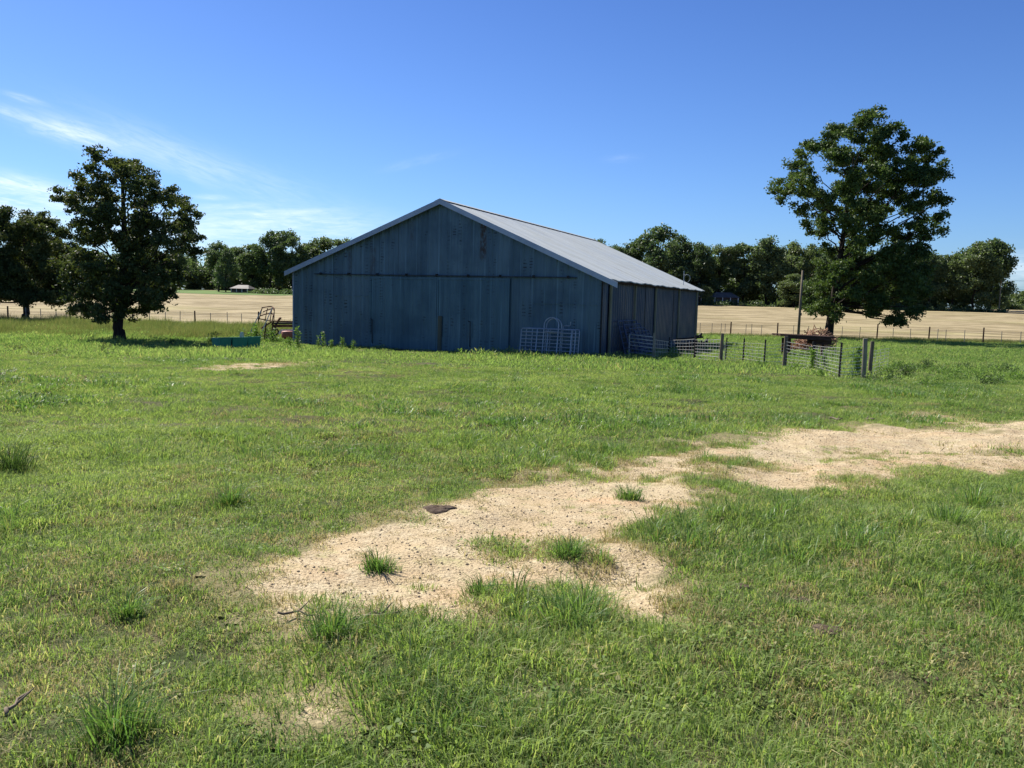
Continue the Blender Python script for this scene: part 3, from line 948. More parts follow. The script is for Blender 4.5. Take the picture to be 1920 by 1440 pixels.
def build_trees():
    p = on_ground(224, 640)
    big_tree('oak_tree', 'dark shade tree with a ragged tapering crown, alone in the grass left of the barn', (224, 640), p, [(235 + 0.94 * (x - 235), y, r * 0.96) for (x, y, r) in OAK], (232, 330), 0.27, 0.15, 620, M['oak'], 5, 0.9, 30, 0.13)
    p = on_ground(48, 601)
    big_tree('oak_tree', 'dark dense round tree by the field fence at the left edge', (48, 601), p, OAK2, (45, 430), 0.32, 0.20, 700, M['oak'], 8, 0.9, 26, 0.2)
    p = on_ground(1553, 637)
    big_tree('pecan_tree', 'tallest tree, dark and ragged, standing over the brush pile right of the barn', (1553, 637), p, PEC, (1600, 330), 0.42, 0.24, 300, M['pecan'], 12, 0.85, 30, 0.22)
    # far rows: six kinds of crown, copied
    protos = []
    for k in range(7):
        g = np.random.default_rng(100 + k)
        H = 20.0
        cen, rad = [], []
        n = 26 + 3 * k
        wid = [4.6, 5.2, 4.0, 5.6, 4.8, 3.8, 5.0][k]
        for i in range(n):
            z = 2.4 + (H - 4.2) * g.random() ** 0.85
            w = wid * (0.55 + 0.65 * math.sin(min(1.0, (z + 2) / H) * math.pi * 0.93))
            a = g.random() * 2 * math.pi; q = w * math.sqrt(g.random())
            cen.append((q * math.cos(a), q * math.sin(a), z)); rad.append(g.uniform(1.1, 2.1) * (0.75 if z > 15 else 1.0))
        cen.append((0.4, 0, H - 1.5)); rad.append(1.4)
        v, f = leaf_cloud(cen, rad, 42, 0.62, 200 + k, 0.85, 16, 0.55)
        me_c = np_mesh('crown', v, f)
        b = MB(); limb(b, (0, 0, -0.6), (0.5 * g.normal(), 0.5 * g.normal(), 15.5), 0.38, 0.10, k, 8, 7, 0.02)
        for i in range(0, n, 3):
            z0 = max(1.8, cen[i][2] * 0.62)
            limb(b, (0, 0, z0), cen[i], 0.13, 0.04, 400 + k * 40 + i, 4, 4)
        me_t = bpy.data.meshes.new('trunk'); me_t.from_pydata(b.v, [], b.f); me_t.update(); me_t.materials.append(M['bark'])
        protos.append((me_t, me_c))

    cmats = {}

    def crown_mesh(k, mat):
        if (k, mat.name) not in cmats:
            me = protos[k][1] if not any(q[0] == k for q in cmats) else protos[k][1].copy()
            me.materials.clear(); me.materials.append(mat); cmats[(k, mat.name)] = me
        return cmats[(k, mat.name)]

    def far_tree(px, Y, top_py, label, k, mat, group, sx=1.0):
        d = at_depth(px, 560, Y); x = d[0]; z = gz(x, Y)
        h = at_depth(px, top_py, Y)[2] - z
        r = empty('woodland_tree', (x, Y, z - 0.1), random.uniform(0, 6.28))
        s = h / 20.0
        r.scale = (s * sx, s * sx, s)
        tag(r, label, 'tree', group)
        for nm, me in (('trunk', protos[k][0]), ('crown', crown_mesh(k, mat))):
            o = bpy.data.objects.new(nm, me); COL.objects.link(o); o.parent = r
        return r
    ords = ['first', 'second', 'third', 'fourth', 'fifth', 'sixth', 'seventh', 'eighth', 'ninth', 'tenth', 'eleventh', 'twelfth', 'thirteenth', 'fourteenth', 'fifteenth', 'sixteenth', 'seventeenth', 'eighteenth', 'nineteenth']
    A, B = M['wood_a'], M['wood_b']
    # left row, counted leftwards from the barn: (px, distance, top py, kind, mat, width)
    left = [(648, 296, 446, 0, B, 0.9), (612, 300, 441, 1, B, 1.0), (584, 306, 450, 2, A, 1.0), (548, 298, 430, 3, A, 1.0), (508, 300, 432, 4, A, 0.9), (474, 304, 456, 5, B, 1.1), (444, 312, 460, 6, B, 1.0),
            (410, 276, 452, 0, A, 1.0), (424, 268, 462, 1, A, 0.8), (336, 300, 466, 2, A, 1.1), (300, 300, 470, 3, A, 1.2), (262, 304, 468, 4, B, 1.2), (224, 300, 474, 5, A, 1.3), (186, 304, 470, 6, A, 1.2), (146, 300, 472, 0, B, 1.1), (104, 304, 466, 1, A, 1.2), (60, 302, 470, 2, A, 1.2), (14, 304, 466, 3, A, 1.2), (-34, 302, 470, 4, A, 1.2)]
    for i, (px, Y, tp, k, mt, sx) in enumerate(left):
        lab = '%s tree leftwards from the barn in the far tree row' % ords[i]
        if px == 548: lab = 'tall dark tree rising highest in the far row left of the barn'
        if px == 424: lab = 'far tree at the lawn edge whose trunk stands closest to the house'
        if px == 410: lab = 'far tree whose bare trunk stands second left of the house on the lawn edge'
        far_tree(px, Y, tp, lab, k, mt, 'far trees left of the barn', sx)
    right = [(1120, 262, 446, 5, A, 0.9), (1152, 266, 456, 1, A, 1.0), (1186, 268, 447, 2, A, 1.0), (1238, 262, 419, 3, A, 1.1), (1274, 270, 440, 4, A, 0.9), (1306, 266, 452, 6, A, 0.9), (1346, 270, 458, 0, B, 1.1),
             (1392, 268, 452, 1, A, 1.0), (1436, 264, 440, 2, A, 1.1), (1480, 262, 450, 3, B, 1.0), (1516, 264, 456, 4, B, 0.9), (1560, 266, 460, 5, A, 1.2), (1606, 264, 466, 6, A, 1.2), (1652, 266, 470, 0, A, 1.2), (1700, 264, 472, 1, A, 1.2),
             (1742, 262, 470, 2, A, 1.0), (1786, 262, 474, 3, B, 1.0), (1826, 258, 452, 4, B, 1.0), (1856, 262, 444, 6, B, 0.9)]
    for i, (px, Y, tp, k, mt, sx) in enumerate(right):
        lab = '%s tree rightwards from the barn in the far tree row' % ords[i]
        if px == 1238: lab = 'tall rounded tree rising highest above the right slope of the barn roof'
        if px == 1856: lab = 'tall pale green tree ending the far row at the right'
        far_tree(px, Y, tp, lab, k, mt, 'far trees right of the barn', sx)
    far_tree(1490, 250, 512, 'low leafy tree in front of the far row beside the tall bare pole', 5, B, 'far trees right of the barn', 1.7)
    far_tree(1322, 254, 535, 'small pale bush-like tree in front of the far pale roofs', 2, B, 'far trees right of the barn', 1.6)
    # the wood behind both rows: one mass nobody could count
    g = np.random.default_rng(77)
    cen, rad = [], []
    for (p0, p1, Y0, Y1, t0) in ((-160, 700, 312, 345, 478), (-900, -160, 312, 360, 478), (1090, 1868, 274, 300, 474)):
        for i in range(330):
            px = g.uniform(p0, p1); Y = g.uniform(Y0, Y1)
            x = at_depth(px, 560, Y)[0]; z = gz(x, Y); h = at_depth(px, t0 + g.uniform(-8, 14), Y)[2] - z
            cen.append((x, Y, z + g.uniform(0.5, h - 2.0))); rad.append(g.uniform(2.2, 3.6))
    v, f = leaf_cloud(cen, rad, 15, 1.0, 78, 0.9, 14, 0.8)
    tag(link('woods', np_mesh('woods', v, f), M['wood_a']), 'dense dark wood behind the far tree rows', 'woods', kind='stuff')
    cen, rad = [], []
    for (p0, p1, Y0, Y1, hh, cnt) in ((470, 560, 258, 264, 1.2, 60), (1296, 1890, 252, 258, 1.8, 220)):
        for i in range(cnt):
            px = g.uniform(p0, p1); Y = g.uniform(Y0, Y1); x = at_depth(px, 560, Y)[0]
            cen.append((x, Y, gz(x, Y) + g.uniform(0.1, hh) * g.random())); rad.append(g.uniform(0.7, 1.2))
    v, f = leaf_cloud(cen, rad, 22, 0.5, 81, 0.8, 14, 0.4)
    tag(link('undergrowth', np_mesh('undergrowth', v, f), M['wood_a']), 'dark low undergrowth along the foot of the far tree rows', 'undergrowth', kind='stuff')
    cen, rad = [], []
    for i in range(420):
        px = g.uniform(1860, 2500); Y = g.uniform(560, 640)
        x = at_depth(px, 560, Y)[0]; z = gz(x, Y); h = at_depth(px, 549 + (px - 1900) * 0.025 + g.uniform(-5, 6), Y)[2] - z
        cen.append((x, Y, z + g.uniform(0.5, max(1.5, h - 2.0)))); rad.append(g.uniform(2.5, 4.5))
    v, f = leaf_cloud(cen, rad, 9, 1.6, 79, 0.9, 14, 1.1)
    tag(link('distant_woods', np_mesh('distant_woods', v, f), M['wood_b']), 'low blue-green forest far off at the right edge', 'woods', kind='stuff')


build_trees()


# ------------------------------------------------------------------ fences
def wire_run(b, pts, heights, r, sag=0.01):
    for h in heights:
        b.tube([(p[0], p[1], p[2] + h) for p in pts], r, 4)


def near_fence():
    root = empty('wire_fence', on_ground(1471, 687))
    base = np.array(root.location)
    tag(root, 'wire mesh fence on mixed wooden and dark steel posts right of the barn', 'fence')
    specs = [(1224.5, 672, 625, 'pale', 0.12), (1253, 668, 632, 't', 0.06), (1302, 674, 628, 't', 0.10), (1351, 682, 625, 'wood', 0.15), (1360, 678, 633, 't', 0.05), (1392.6, 680, 634.5, 't', 0.06), (1432, 686, 636.5, 't', 0.06),
             (1470.5, 688, 630, 'wood', 0.17), (1521, 693, 640, 't', 0.06), (1573, 708, 642, 't', 0.06), (1618, 711, 634.5, 'pale', 0.155), (1630, 706, 640, 'wood', 0.14)]
    P = []
    for (px, by, ty, kind, w) in specs:
        p = on_ground(px, by); h = height_to(p, px + (by - ty) * 0.045, ty)
        q = p - base; P.append((q, h))
        b = MB()
        if kind == 't':
            b.bar((q[0], q[1], q[2] - 0.3), (q[0] + 0.02, q[1], q[2] + h), w, w * 0.5)
            b.bar((q[0], q[1] - w * 0.5, q[2] - 0.3), (q[0] + 0.02, q[1] - w * 0.5, q[2] + h), w * 0.3, w * 0.5)
            b.build('post', M['tpost'], root)
        else:
            b.tube([(q[0], q[1], q[2] - 0.3), (q[0] + 0.01, q[1], q[2] + h * 0.5), (q[0] + random.uniform(-.03, .03), q[1], q[2] + h)], [w / 2, w / 2 * 0.97, w / 2 * 0.9], 9)
            b.build('post', M['pale_post'] if kind == 'pale' else M['old_wood'], root)
    wm = MB()
    def mesh_run(a, c, z, n, r=0.0065):
        (qa, ha), (qc, hc) = P[a], P[c]
        for i in range(n):
            t = (i + 0.6) / n
            pa = qa + np.array([0, -0.06, ha * z * t]); pc = qc + np.array([0, -0.06, hc * z * t])
            m1 = pa * 0.67 + pc * 0.33 + np.array([0, 0, random.uniform(-.02, .01)]); m2 = pa * 0.33 + pc * 0.67 + np.array([0, 0, random.uniform(-.02, .01)])
            wm.tube([pa, m1, m2, pc], r, 4)
        L = np.linalg.norm(qc - qa); k = max(2, int(L / 0.33))
        for i in range(1, k):
            t = i / k; p = qa * (1 - t) + qc * t; h = ha * (1 - t) + hc * t
            wm.tube([p + np.array([0, -0.06, 0.02]), p + np.array([random.uniform(-.02, .02), -0.06, h * z * 0.93])], r * 0.6, 4)
    for a, c, z, n in ((0, 1, 0.82, 5), (1, 2, 0.9, 6), (2, 3, 0.85, 7), (3, 4, 0.82, 7), (4, 5, 0.85, 7), (5, 6, 0.88, 7), (6, 7, 0.82, 7), (7, 8, 0.86, 8), (8, 9, 0.9, 9), (9, 10, 0.85, 10)):
        mesh_run(a, c, z, n, 0.012 if c <= 3 else 0.007)
    # the short length beyond the corner posts
    q, h = P[-1]; e = on_ground(1664, 694) - base
    for i in range(8):
        z = h * 0.78 * (i + 0.6) / 8
        wm.tube([q + np.array([0, -0.07, z]), e + np.array([0, 0, z])], 0.006, 4)
    for i in range(1, 5):
        t = i / 4; p = q * (1 - t) + e * t
        wm.tube([p + np.array([0, 0, 0.02]), p + np.array([0, 0, h * 0.75])], 0.005, 4)
    wm.build('wire_mesh', M['wire'], root)


def far_fence(name, label, posts, strands):
    """posts: (px, base py, height m, wooden)"""
    p0 = on_ground(posts[0][0], posts[0][1]); root = empty(name, p0)
    tag(root, label, 'fence')
    pts = []
    for (px, by, h, wood) in posts:
        p = on_ground(px, by) - p0; pts.append(p)
        b = MB()
        if wood: b.tube([(p[0], p[1], p[2] - 0.3), (p[0] + random.uniform(-.04, .04), p[1], p[2] + h)], [0.075, 0.065], 8)
        else:
            b.bar((p[0], p[1], p[2] - 0.3), (p[0] + random.uniform(-.05, .05), p[1], p[2] + h), 0.045, 0.04)
        b.build('post', M['dark_wood'] if wood else M['far_wire'], root)
    wm = MB(); wire_run(wm, pts, strands, 0.009); wm.build('wire', M['far_wire'], root)


def fences():
    near_fence()
    ln = lambda x: np.interp(x, [-60, 0, 300, 560], [602, 603.5, 609, 613])
    posts = []; rr = random.Random(4)
    for i, px in enumerate(range(-40, 540, 29)):
        posts.append((px + rr.uniform(-3, 3), float(ln(px)), 1.25 + rr.uniform(-.08, .08) + (0.15 if i % 4 == 2 else 0), i % 4 == 2))
    far_fence('boundary_fence', 'low wire fence along the hay field left of the barn', posts, (0.35, 0.7, 1.0, 1.15))
    rn = lambda x: np.interp(x, [1300, 1480, 1650, 1920, 2000], [628, 633, 637.5, 647, 650])
    xs = [1312, 1334, 1351, 1359, 1369.5, 1398, 1408.6, 1427, 1457.2, 1487, 1515, 1545, 1578, 1611, 1643.6, 1674, 1706, 1740.7, 1756.7, 1773, 1808, 1842.7, 1877.5, 1913, 1948, 1984]
    wood = {1457.2, 1369.5, 1643.6, 1740.7, 1842.7}
    far_fence('boundary_fence', 'long wire fence along the hay field right of the barn', [(x, float(rn(x)), (1.5 if x in wood else 1.25) + rr.uniform(-.08, .06), x in wood) for x in xs], (0.35, 0.7, 1.0, 1.15))


fences()


# ------------------------------------------------------------------ livestock panels, gates
def panel_mb(w, h, rails, r, ups=(0.0, 1.0), bottom=0.12):
    b = MB()
    for i in range(rails):
        z = bottom + (h - bottom) * i / (rails - 1)
        b.tube([(0, 0, z), (w, 0, z)], r, 6)
    return b


def panel(name, label, loc, rz, w, h, rails, lean, mat, ups, group=None, arch=None):
    root = empty(name, loc, rz); root.rotation_euler = (lean, 0, rz)
    tag(root, label, 'panel', group)
    f = MB()
    f.tube([(0, 0, 0), (0, 0, h - 0.06), (0.06, 0, h), (w - 0.06, 0, h), (w, 0, h - 0.06), (w, 0, 0)], 0.027, 7)
    f.build('frame', mat, root)
    rl = panel_mb(w, h, rails, 0.022)
    rl.v = [v for v in rl.v]
    rl.build('rail', mat, root)
    for u in ups:
        b = MB(); b.bar((u * w, -0.03, 0.02), (u * w, -0.03, h), 0.045, 0.02, (0, 1, 0)); b.build('upright', mat, root)
    if arch:
        x0, x1, top = arch
        b = MB(); rad = (x1 - x0) / 2
        pts = [(x0, -0.07, 0)] + [((x0 + x1) / 2 - rad * math.cos(a), -0.07, top - rad + rad * math.sin(a)) for a in np.linspace(0, math.pi, 13)] + [(x1, -0.07, 0)]
        b.tube(pts, 0.026, 7); b.build('bow_frame', mat, root)
    return root


def panels():
    G = 'livestock panels leaning on the barn front'
    W = lambda s, t: BARN_O + _ba * s + _bb * t
    def place(px, off):
        s, _ = front_sz(px, 660, off); p = W(s, -off); return s, p
    s0, p0 = place(974, 1.00); s1, _ = front_sz(1076, 660, 1.0)
    hh = 1.27
    g = lambda p: (p[0], p[1], gz(p[0], p[1]) - 0.02)
    panel('livestock_panel', 'front galvanised panel with eight rails in the stack on the barn front', g(p0), BARN_YAW, s1 - s0, hh, 8, -0.16, M['galv_tube'], (0.30, 0.5, 0.93), G)
    s0, p0 = place(984, 0.80)
    panel('livestock_panel', 'rearmost galvanised panel, its right end sticking out of the stack on the barn front', g(p0), BARN_YAW, s1 - s0 + 0.12, hh + 0.02, 8, -0.13, M['galv_tube'], (0.12, 0.46, 0.88), G)
    # two walk-through gates with bowed tops
    for k, (pxa, pxb, off, top, lab) in enumerate(((1016, 1043, 1.12, 1.80, 'front bow-topped gate frame leaning before the galvanised panels'), (1020.5, 1049, 0.90, 1.76, 'second bow-topped gate frame just behind the front one'))):
        s0, p0 = place(pxa, off); s1, _ = front_sz(pxb, 660, off); w = s1 - s0
        root = empty('bow_gate', g(p0)); root.rotation_euler = (-0.15, 0, BARN_YAW)
        tag(root, lab, 'gate', 'bow gates leaning on the barn front')
        rad = w / 2
        b = MB(); b.tube([(0, 0, 0)] + [(rad - rad * math.cos(a), 0, top - rad + rad * math.sin(a)) for a in np.linspace(0, math.pi, 15)] + [(w, 0, 0)], 0.028, 7)
        b.build('bow_frame', M['galv_tube'], root)
        for z in (0.08, 1.15):
            b = MB(); b.tube([(0, 0, z), (w, 0, z)], 0.022, 6); b.build('crossbar', M['galv_tube'], root)
    s0, p0 = place(1052, 0.88)
    root = empty('gate_latch_bar', g(p0), BARN_YAW); root.rotation_euler = (-0.14, 0, BARN_YAW)
    tag(root, 'thin pipe with an upturned end standing out above the galvanised panels', 'pipe')
    b = MB(); b.tube([(0, 0, 0), (0.0, 0, 1.37), (0.04, 0, 1.41), (0.30, 0, 1.41), (0.34, 0, 1.45), (0.34, 0, 1.60)], 0.02, 6); b.build('pipe', M['galv_tube'], root)
    # dark panels leaning on the right wall
    G2 = 'dark panels leaning on the barn side wall'
    labs = ['dark blue panel nearest the barn corner, leaning on the side wall', 'second dark blue panel from the barn corner on the side wall', 'third dark blue panel from the barn corner on the side wall', 'outermost dark blue panel leaning on the side wall behind the pipe gate']
    for i in range(4):
        t0 = 2.2 + 0.55 * i
        p = BARN_O + _ba * (BW + 0.62 + 0.14 * i) + _bb * t0
        r = panel('livestock_panel', labs[i], (p[0], p[1], gz(p[0], p[1]) - 0.02), 0, 3.6 - 0.2 * i, 1.72 - 0.16 * i, 7, 0, M['blue_tube'], (0.25, 0.5, 0.75), G2)
        r.rotation_euler = (-0.26 - 0.03 * i, 0, BARN_YAW + math.pi / 2)
    # pale pipe gate at the start of the wire fence
    a, c = on_ground(1178, 668), on_ground(1223.5, 672)
    rz = math.atan2(c[1] - a[1], c[0] - a[0]); w = float(np.linalg.norm((c - a)[:2]))
    root = empty('pipe_gate', a, rz)
    tag(root, 'pale six rail pipe gate between barn side and wire fence', 'gate')
    h = height_to(c, 1226, 631)
    for i in range(6):
        z = 0.18 + (h - 0.18) * i / 5
        b = MB(); b.tube([(0, 0, z + 0.03), (w, 0, z)], 0.024, 6); b.build('rail', M['galv_tube'] if i < 2 else M['pale_pipe'], root)
    b = MB(); b.bar((0.9, 0.03, 0.1), (0.9, 0.03, h + 0.03), 0.06, 0.03); b.build('upright', M['blue_tube'], root)
    b = MB(); b.bar((0.03, 0.0, 0.0), (0.03, 0.0, h + 0.06), 0.05, 0.05); b.build('upright', M['galv_tube'], root)


panels()


# ------------------------------------------------------------------ farm clutter
def green_bins():
    a, c = on_ground(414, 654), on_ground(490, 653)
    w = float(np.linalg.norm((c - a)[:2])); h = height_to(a, 414, 635)
    root = empty('feed_bin', a, math.atan2(c[1] - a[1], c[0] - a[0]))
    tag(root, 'low dark green plastic feed bin in three bays on the grass left of the barn', 'feed bin')
    L3 = [(0.0, 0.27), (0.29, 0.66), (0.68, 1.0)]
    for i, (u, v) in enumerate(L3):
        b = MB(); x0, x1 = u * w, v * w
        y = 0.0 if i == 1 else 0.05
        vv = [(x0 + 0.03, y + 0.04, 0), (x1 - 0.03, y + 0.04, 0), (x1 - 0.03, 0.72, 0), (x0 + 0.03, 0.72, 0), (x0, y, h), (x1, y, h), (x1, 0.78, h), (x0, 0.78, h),
              (x0 + 0.05, y + 0.05, h), (x1 - 0.05, y + 0.05, h), (x1 - 0.05, 0.73, h), (x0 + 0.05, 0.73, h), (x0 + 0.07, y + 0.08, 0.1), (x1 - 0.07, y + 0.08, 0.1), (x1 - 0.07, 0.7, 0.1), (x0 + 0.07, 0.7, 0.1)]
        ff = [(3, 2, 1, 0), (0, 1, 5, 4), (1, 2, 6, 5), (2, 3, 7, 6), (3, 0, 4, 7), (4, 5, 9, 8), (5, 6, 10, 9), (6, 7, 11, 10), (7, 4, 8, 11), (8, 9, 13, 12), (9, 10, 14, 13), (10, 11, 15, 14), (11, 8, 12, 15), (12, 13, 14, 15)]
        b.add(vv, ff); b.build('bay', M['green_plastic'], root)
    for i, (u, v) in enumerate(L3):
        b = MB(); b.box((u * w - 0.015, -0.02 + (0.05 if i != 1 else 0), h + 0.002), (v * w + 0.015, 0.045 + (0.05 if i != 1 else 0), h + 0.05)); b.build('rim', M['green_plastic'], root)
    for u in (0.28, 0.67):
        b = MB(); b.box((u * w - 0.05, 0.10, 0.0), (u * w + 0.05, 0.6, h * 0.85)); b.build('divider', M['black_iron'], root)
    p = on_ground(442, 651); p = p + np.array([0, 0.9, 0]); p[2] = gz(p[0], p[1]); h2 = height_to(p, 442, 622)
    b = MB(); b.lathe((0, 0, 0), [(0.10, -0.1), (0.11, 0.0), (0.11, h2 * 0.8), (0.085, h2 * 0.92), (0.07, h2)], 12)
    o = b.build('marker_post', M['cream'], None, True); o.location = p
    tag(o, 'short cream plastic marker post just behind the green feed bin', 'post')


def hay_frame():
    Y = 45.4
    P = lambda px, py: Vector(at_depth(px, py, Y))
    base = on_ground(490, 640); base[1] = Y; base[2] = gz(base[0], Y); B = Vector(base)
    root = empty('hay_ring_frame', base)
    tag(root, 'bent rusty bale ring section on two pale poles beside the barn corner', 'bale frame')
    k = Y / F_PX
    def poleset(ax, ay, bx, by, dy0, dy1, mat, r, nm):
        a, c = P(ax, ay) - B, P(bx, by) - B
        a.y += dy0; c.y += dy1
        b = MB(); b.tube([a, (a + c) / 2, c], r, 6); b.build(nm, mat, root)
    poleset(472, 622, 489, 576, -0.2, 0.35, M['pale_pipe'], 0.028, 'pole')
    poleset(488, 640, 509, 577, -0.5, 0.15, M['pale_pipe'], 0.028, 'pole')
    def arc(x0, y0, x1, y1, rise, dep, r=0.03):
        a, c = P(x0, y0) - B, P(x1, y1) - B
        pts = []
        for t in np.linspace(0, 1, 9):
            q = a.lerp(c, t); s = math.sin(t * math.pi)
            pts.append((q.x, q.y + 0.2 + dep * s, q.z + rise * k * s))
        b = MB(); b.tube(pts, r, 6); b.build('hoop', M['rust'], root)
    arc(489, 577, 512, 579, 3, 0.55); arc(491, 585, 512, 582, 4, 0.55); arc(487, 592, 511, 592, 4, 0.6); arc(484, 598, 511, 602, -2, 0.6)
    for (xa, ya, xb, yb, d) in ((489, 577, 483, 600, 0.25), (496, 578, 491, 602, 0.55), (503, 578, 499, 604, 0.7), (512, 579, 511, 604, 0.25), (508, 590, 505, 610, 0.45)):
        a, c = P(xa, ya) - B, P(xb, yb) - B; a.y += d; c.y += d
        b = MB(); b.tube([a, c], 0.026, 6); b.build('bar', M['rust'], root)
    for (xa, ya, xb, yb) in ((505, 604, 486, 616), (495, 606, 492, 640), (509, 603, 503, 640)):
        a, c = P(xa, ya) - B, P(xb, yb) - B; a.y += 0.4; c.y += 0.3
        b = MB(); b.tube([a, c], 0.04, 6); b.build('leg', M['rust'], root)


def mower():
    Y = 48.2
    P = lambda px, py, d=0.0: Vector(at_depth(px, py, Y + d))
    base = np.array([at_depth(535, 640, Y)[0], Y, 0]); base[2] = gz(base[0], Y); B = Vector(base)
    root = empty('mower_deck', base)
    tag(root, 'old farm mower with white hood and round red pan at the barn corner', 'mower')
    def bar(nm, mat, a, c, w, h): 
        b = MB(); b.bar(a - B, c - B, w, h); b.build(nm, mat, root)
    bar('beam', M['black_iron'], P(511, 606), P(566, 606), 0.16, 0.10); bar('beam', M['rust'], P(511, 611), P(568, 611), 0.16, 0.14); bar('beam', M['rust'], P(514, 602, 0.5), P(568, 604, 0.5), 0.10, 0.08)
    b = MB(); b.tube([P(515, 613) - B, P(522, 601) - B, P(525, 597) - B, P(527, 597) - B], [0.05, 0.06, 0.07, 0.08], 7); b.build('lever', M['rust'], root)
    # white hood: a curved shell
    pts = []
    v = []; f = []
    prof = [(522, 625), (524, 620), (527, 617.5), (548, 617.5), (572, 618)]
    for (px, py) in prof:
        for d in (-0.5, 0.4):
            v.append(P(px, py, d) - B)
    for (px, py) in prof:
        for d in (-0.5, 0.4):
            v.append(P(px + 1, py + (7 if px > 523 else 2), d) - B)
    n = len(prof)
    for i in range(n - 1):
        a = 2 * i
        f += [(a, a + 2, a + 3, a + 1), (a, a + 2 * n, a + 2 * n + 2, a + 2), (a + 1, a + 3, a + 2 * n + 3, a + 2 * n + 1)]
    MB().add(v, f).build('hood', M['white'], root)
    c = P(540, 634, -0.6) - B
    b = MB(); b.lathe(c, [(0.02, 0.0), (0.30, 0.0), (0.36, 0.08), (0.36, 0.36), (0.33, 0.40), (0.1, 0.42)], 18); b.build('pan', M['red'], root, True)
    b = MB(); b.lathe((c[0], c[1], 0), [(0.22, -0.1), (0.24, c[2] - 0.01), (0.1, c[2] - 0.002)], 14); b.build('skid', M['black_iron'], root)
    for px in (516, 562):
        q = P(px, 612) - B
        b = MB(); b.bar((q.x, q.y, -0.1), (q.x, q.y, q.z), 0.10); b.build('leg', M['rust'], root)
    bb = MB(); w = P(519, 622) - B
    bb.tube([(w.x + 0.18 * math.cos(a), w.y - 0.3, w.z + 0.18 * math.sin(a)) for a in np.linspace(0, 6.28, 13)], 0.05, 6); bb.build('wheel', M['black_iron'], root)


def implement():
    base = on_ground(1312, 668); base[1] = 47.0; base[0] = at_depth(1312, 660, 47.0)[0]; base[2] = gz(base[0], 47.0)
    B = Vector(base); Y = 47.0
    P = lambda px, py, d=0.0: Vector(at_depth(px, py, Y + d)) - B
    root = empty('cultivator', base)
    tag(root, 'black iron cultivator with hooked shanks behind the fence by the barn rear corner', 'cultivator')
    for (a, c) in (((1270, 636), (1318, 632)), ((1268, 648), (1322, 644)), ((1266, 658), (1320, 656))):
        b = MB(); b.bar(P(*a), P(*c, 0.3), 0.10, 0.10); b.build('frame_bar', M['black_iron'], root)
    for (px, d) in ((1272, 0), (1286, 0.3), (1300, 0.1), (1314, 0.4), (1294, 0.8), (1306, 0.9)):
        q = P(px, 640, d)
        b = MB(); b.tube([(q.x, q.y, q.z + 0.05), (q.x + 0.12, q.y, q.z - 0.15), (q.x + 0.08, q.y, q.z - 0.5), (q.x - 0.12, q.y, -0.05)], [0.04, 0.045, 0.04, 0.03], 6); b.build('shank', M['black_iron'], root)
    for (a, c, e) in (((1300, 633), (1310, 629.5), (1314.5, 626)), ((1312, 645), (1322, 641), (1326, 636))):
        b = MB(); b.tube([P(*a), P(*c), P(*e)], [0.05, 0.05, 0.06], 7); b.build('arm', M['black_iron'], root)
        q, q2 = P(*e), P(e[0] - 1, e[1] + 6); b = MB(); b.bar(q2, q + Vector((0.02, 0, 0.05)), 0.09, 0.13); b.build('hook', M['black_iron'], root)
    b = MB(); b.box((P(1280, 640).x, 0.1, 0.15), (P(1300, 640).x, 0.7, P(1280, 648).z)); b.build('toolbox', M['rust'], root)


def feeder():
    base = on_ground(1476, 668); Y = base[1]; B = Vector(base)
    P = lambda px, py, d=0.0: Vector(at_depth(px, py, Y + d)) - B
    root = empty('cattle_feeder', base)
    tag(root, 'low dark wooden feeder with a flat overhanging plank top behind the wire fence', 'feeder')
    a, c = P(1455, 627), P(1556, 632)
    b = MB()
    for i in range(5):
        d = -0.6 + 0.30 * i
        b.bar((a.x + 0.05 * (i % 2), d, a.z + 0.01 * (i % 2)), (c.x - 0.04 * (i % 3), d, c.z), 0.28, 0.08)
    b.build('plank_top', M['dark_wood'], root)
    b = MB(); b.bar((a.x + 0.3, -0.70, a.z - 0.10), (c.x - 0.2, -0.70, c.z - 0.10), 0.06, 0.14); b.build('beam', M['dark_wood'], root)
    for (px, dd, w) in ((1474, -0.5, 0.14), (1474, 0.5, 0.12), (1521, -0.5, 0.12), (1549, 0.5, 0.12)):
        q = P(px, 640); b = MB(); b.bar((q.x, dd, -0.3), (q.x, dd, P(px, 632).z - 0.06), w); b.build('leg', M['dark_wood'], root)
    x0, x1 = P(1520, 640).x, P(1552, 640).x
    b = MB(); b.box((x0, -0.55, P(1520, 645).z), (x1, 0.55, P(1520, 633).z - 0.03)); b.build('feed_box', M['dark_wood'], root)
    b = MB(); b.box((P(1472, 660).x - 0.02, -0.45, 0.05), (P(1520, 660).x, 0.45, 0.16)); b.build('bottom_board', M['dark_wood'], root)


def brush_pile():
    Y = 52.0
    base = np.array([at_depth(1520, 640, Y)[0], Y, 0]); base[2] = gz(base[0], Y)
    g = np.random.default_rng(9); k = Y / F_PX
    b = MB()
    top = height_to(base, 1536, 613); half = 36 * k
    for i in range(420):
        x = g.uniform(-1, 1); y = g.uniform(-1, 1)
        hh = top * max(0.12, (1 - abs(x - 0.35) ** 1.5 * 0.8) * (1 - 0.5 * y * y)) * g.random() ** 0.6
        c = Vector((x * half, y * 1.2, hh))
        d = Vector((g.normal(), g.normal() * 0.8, g.normal() * 0.35)).normalized() * g.uniform(0.2, 0.7)
        c.z = min(max(c.z, 0.03), top)
        mid = c + Vector((0, 0, 0.06 * g.normal()))
        b.tube([c - d, mid, c + d], [g.uniform(0.012, 0.04), 0.025, 0.01], 4)
    o = b.build('brush_pile', M['brush'], None); o.location = base
    tag(o, 'heap of reddish brown dead branches behind the dark wooden feeder', 'brush pile')


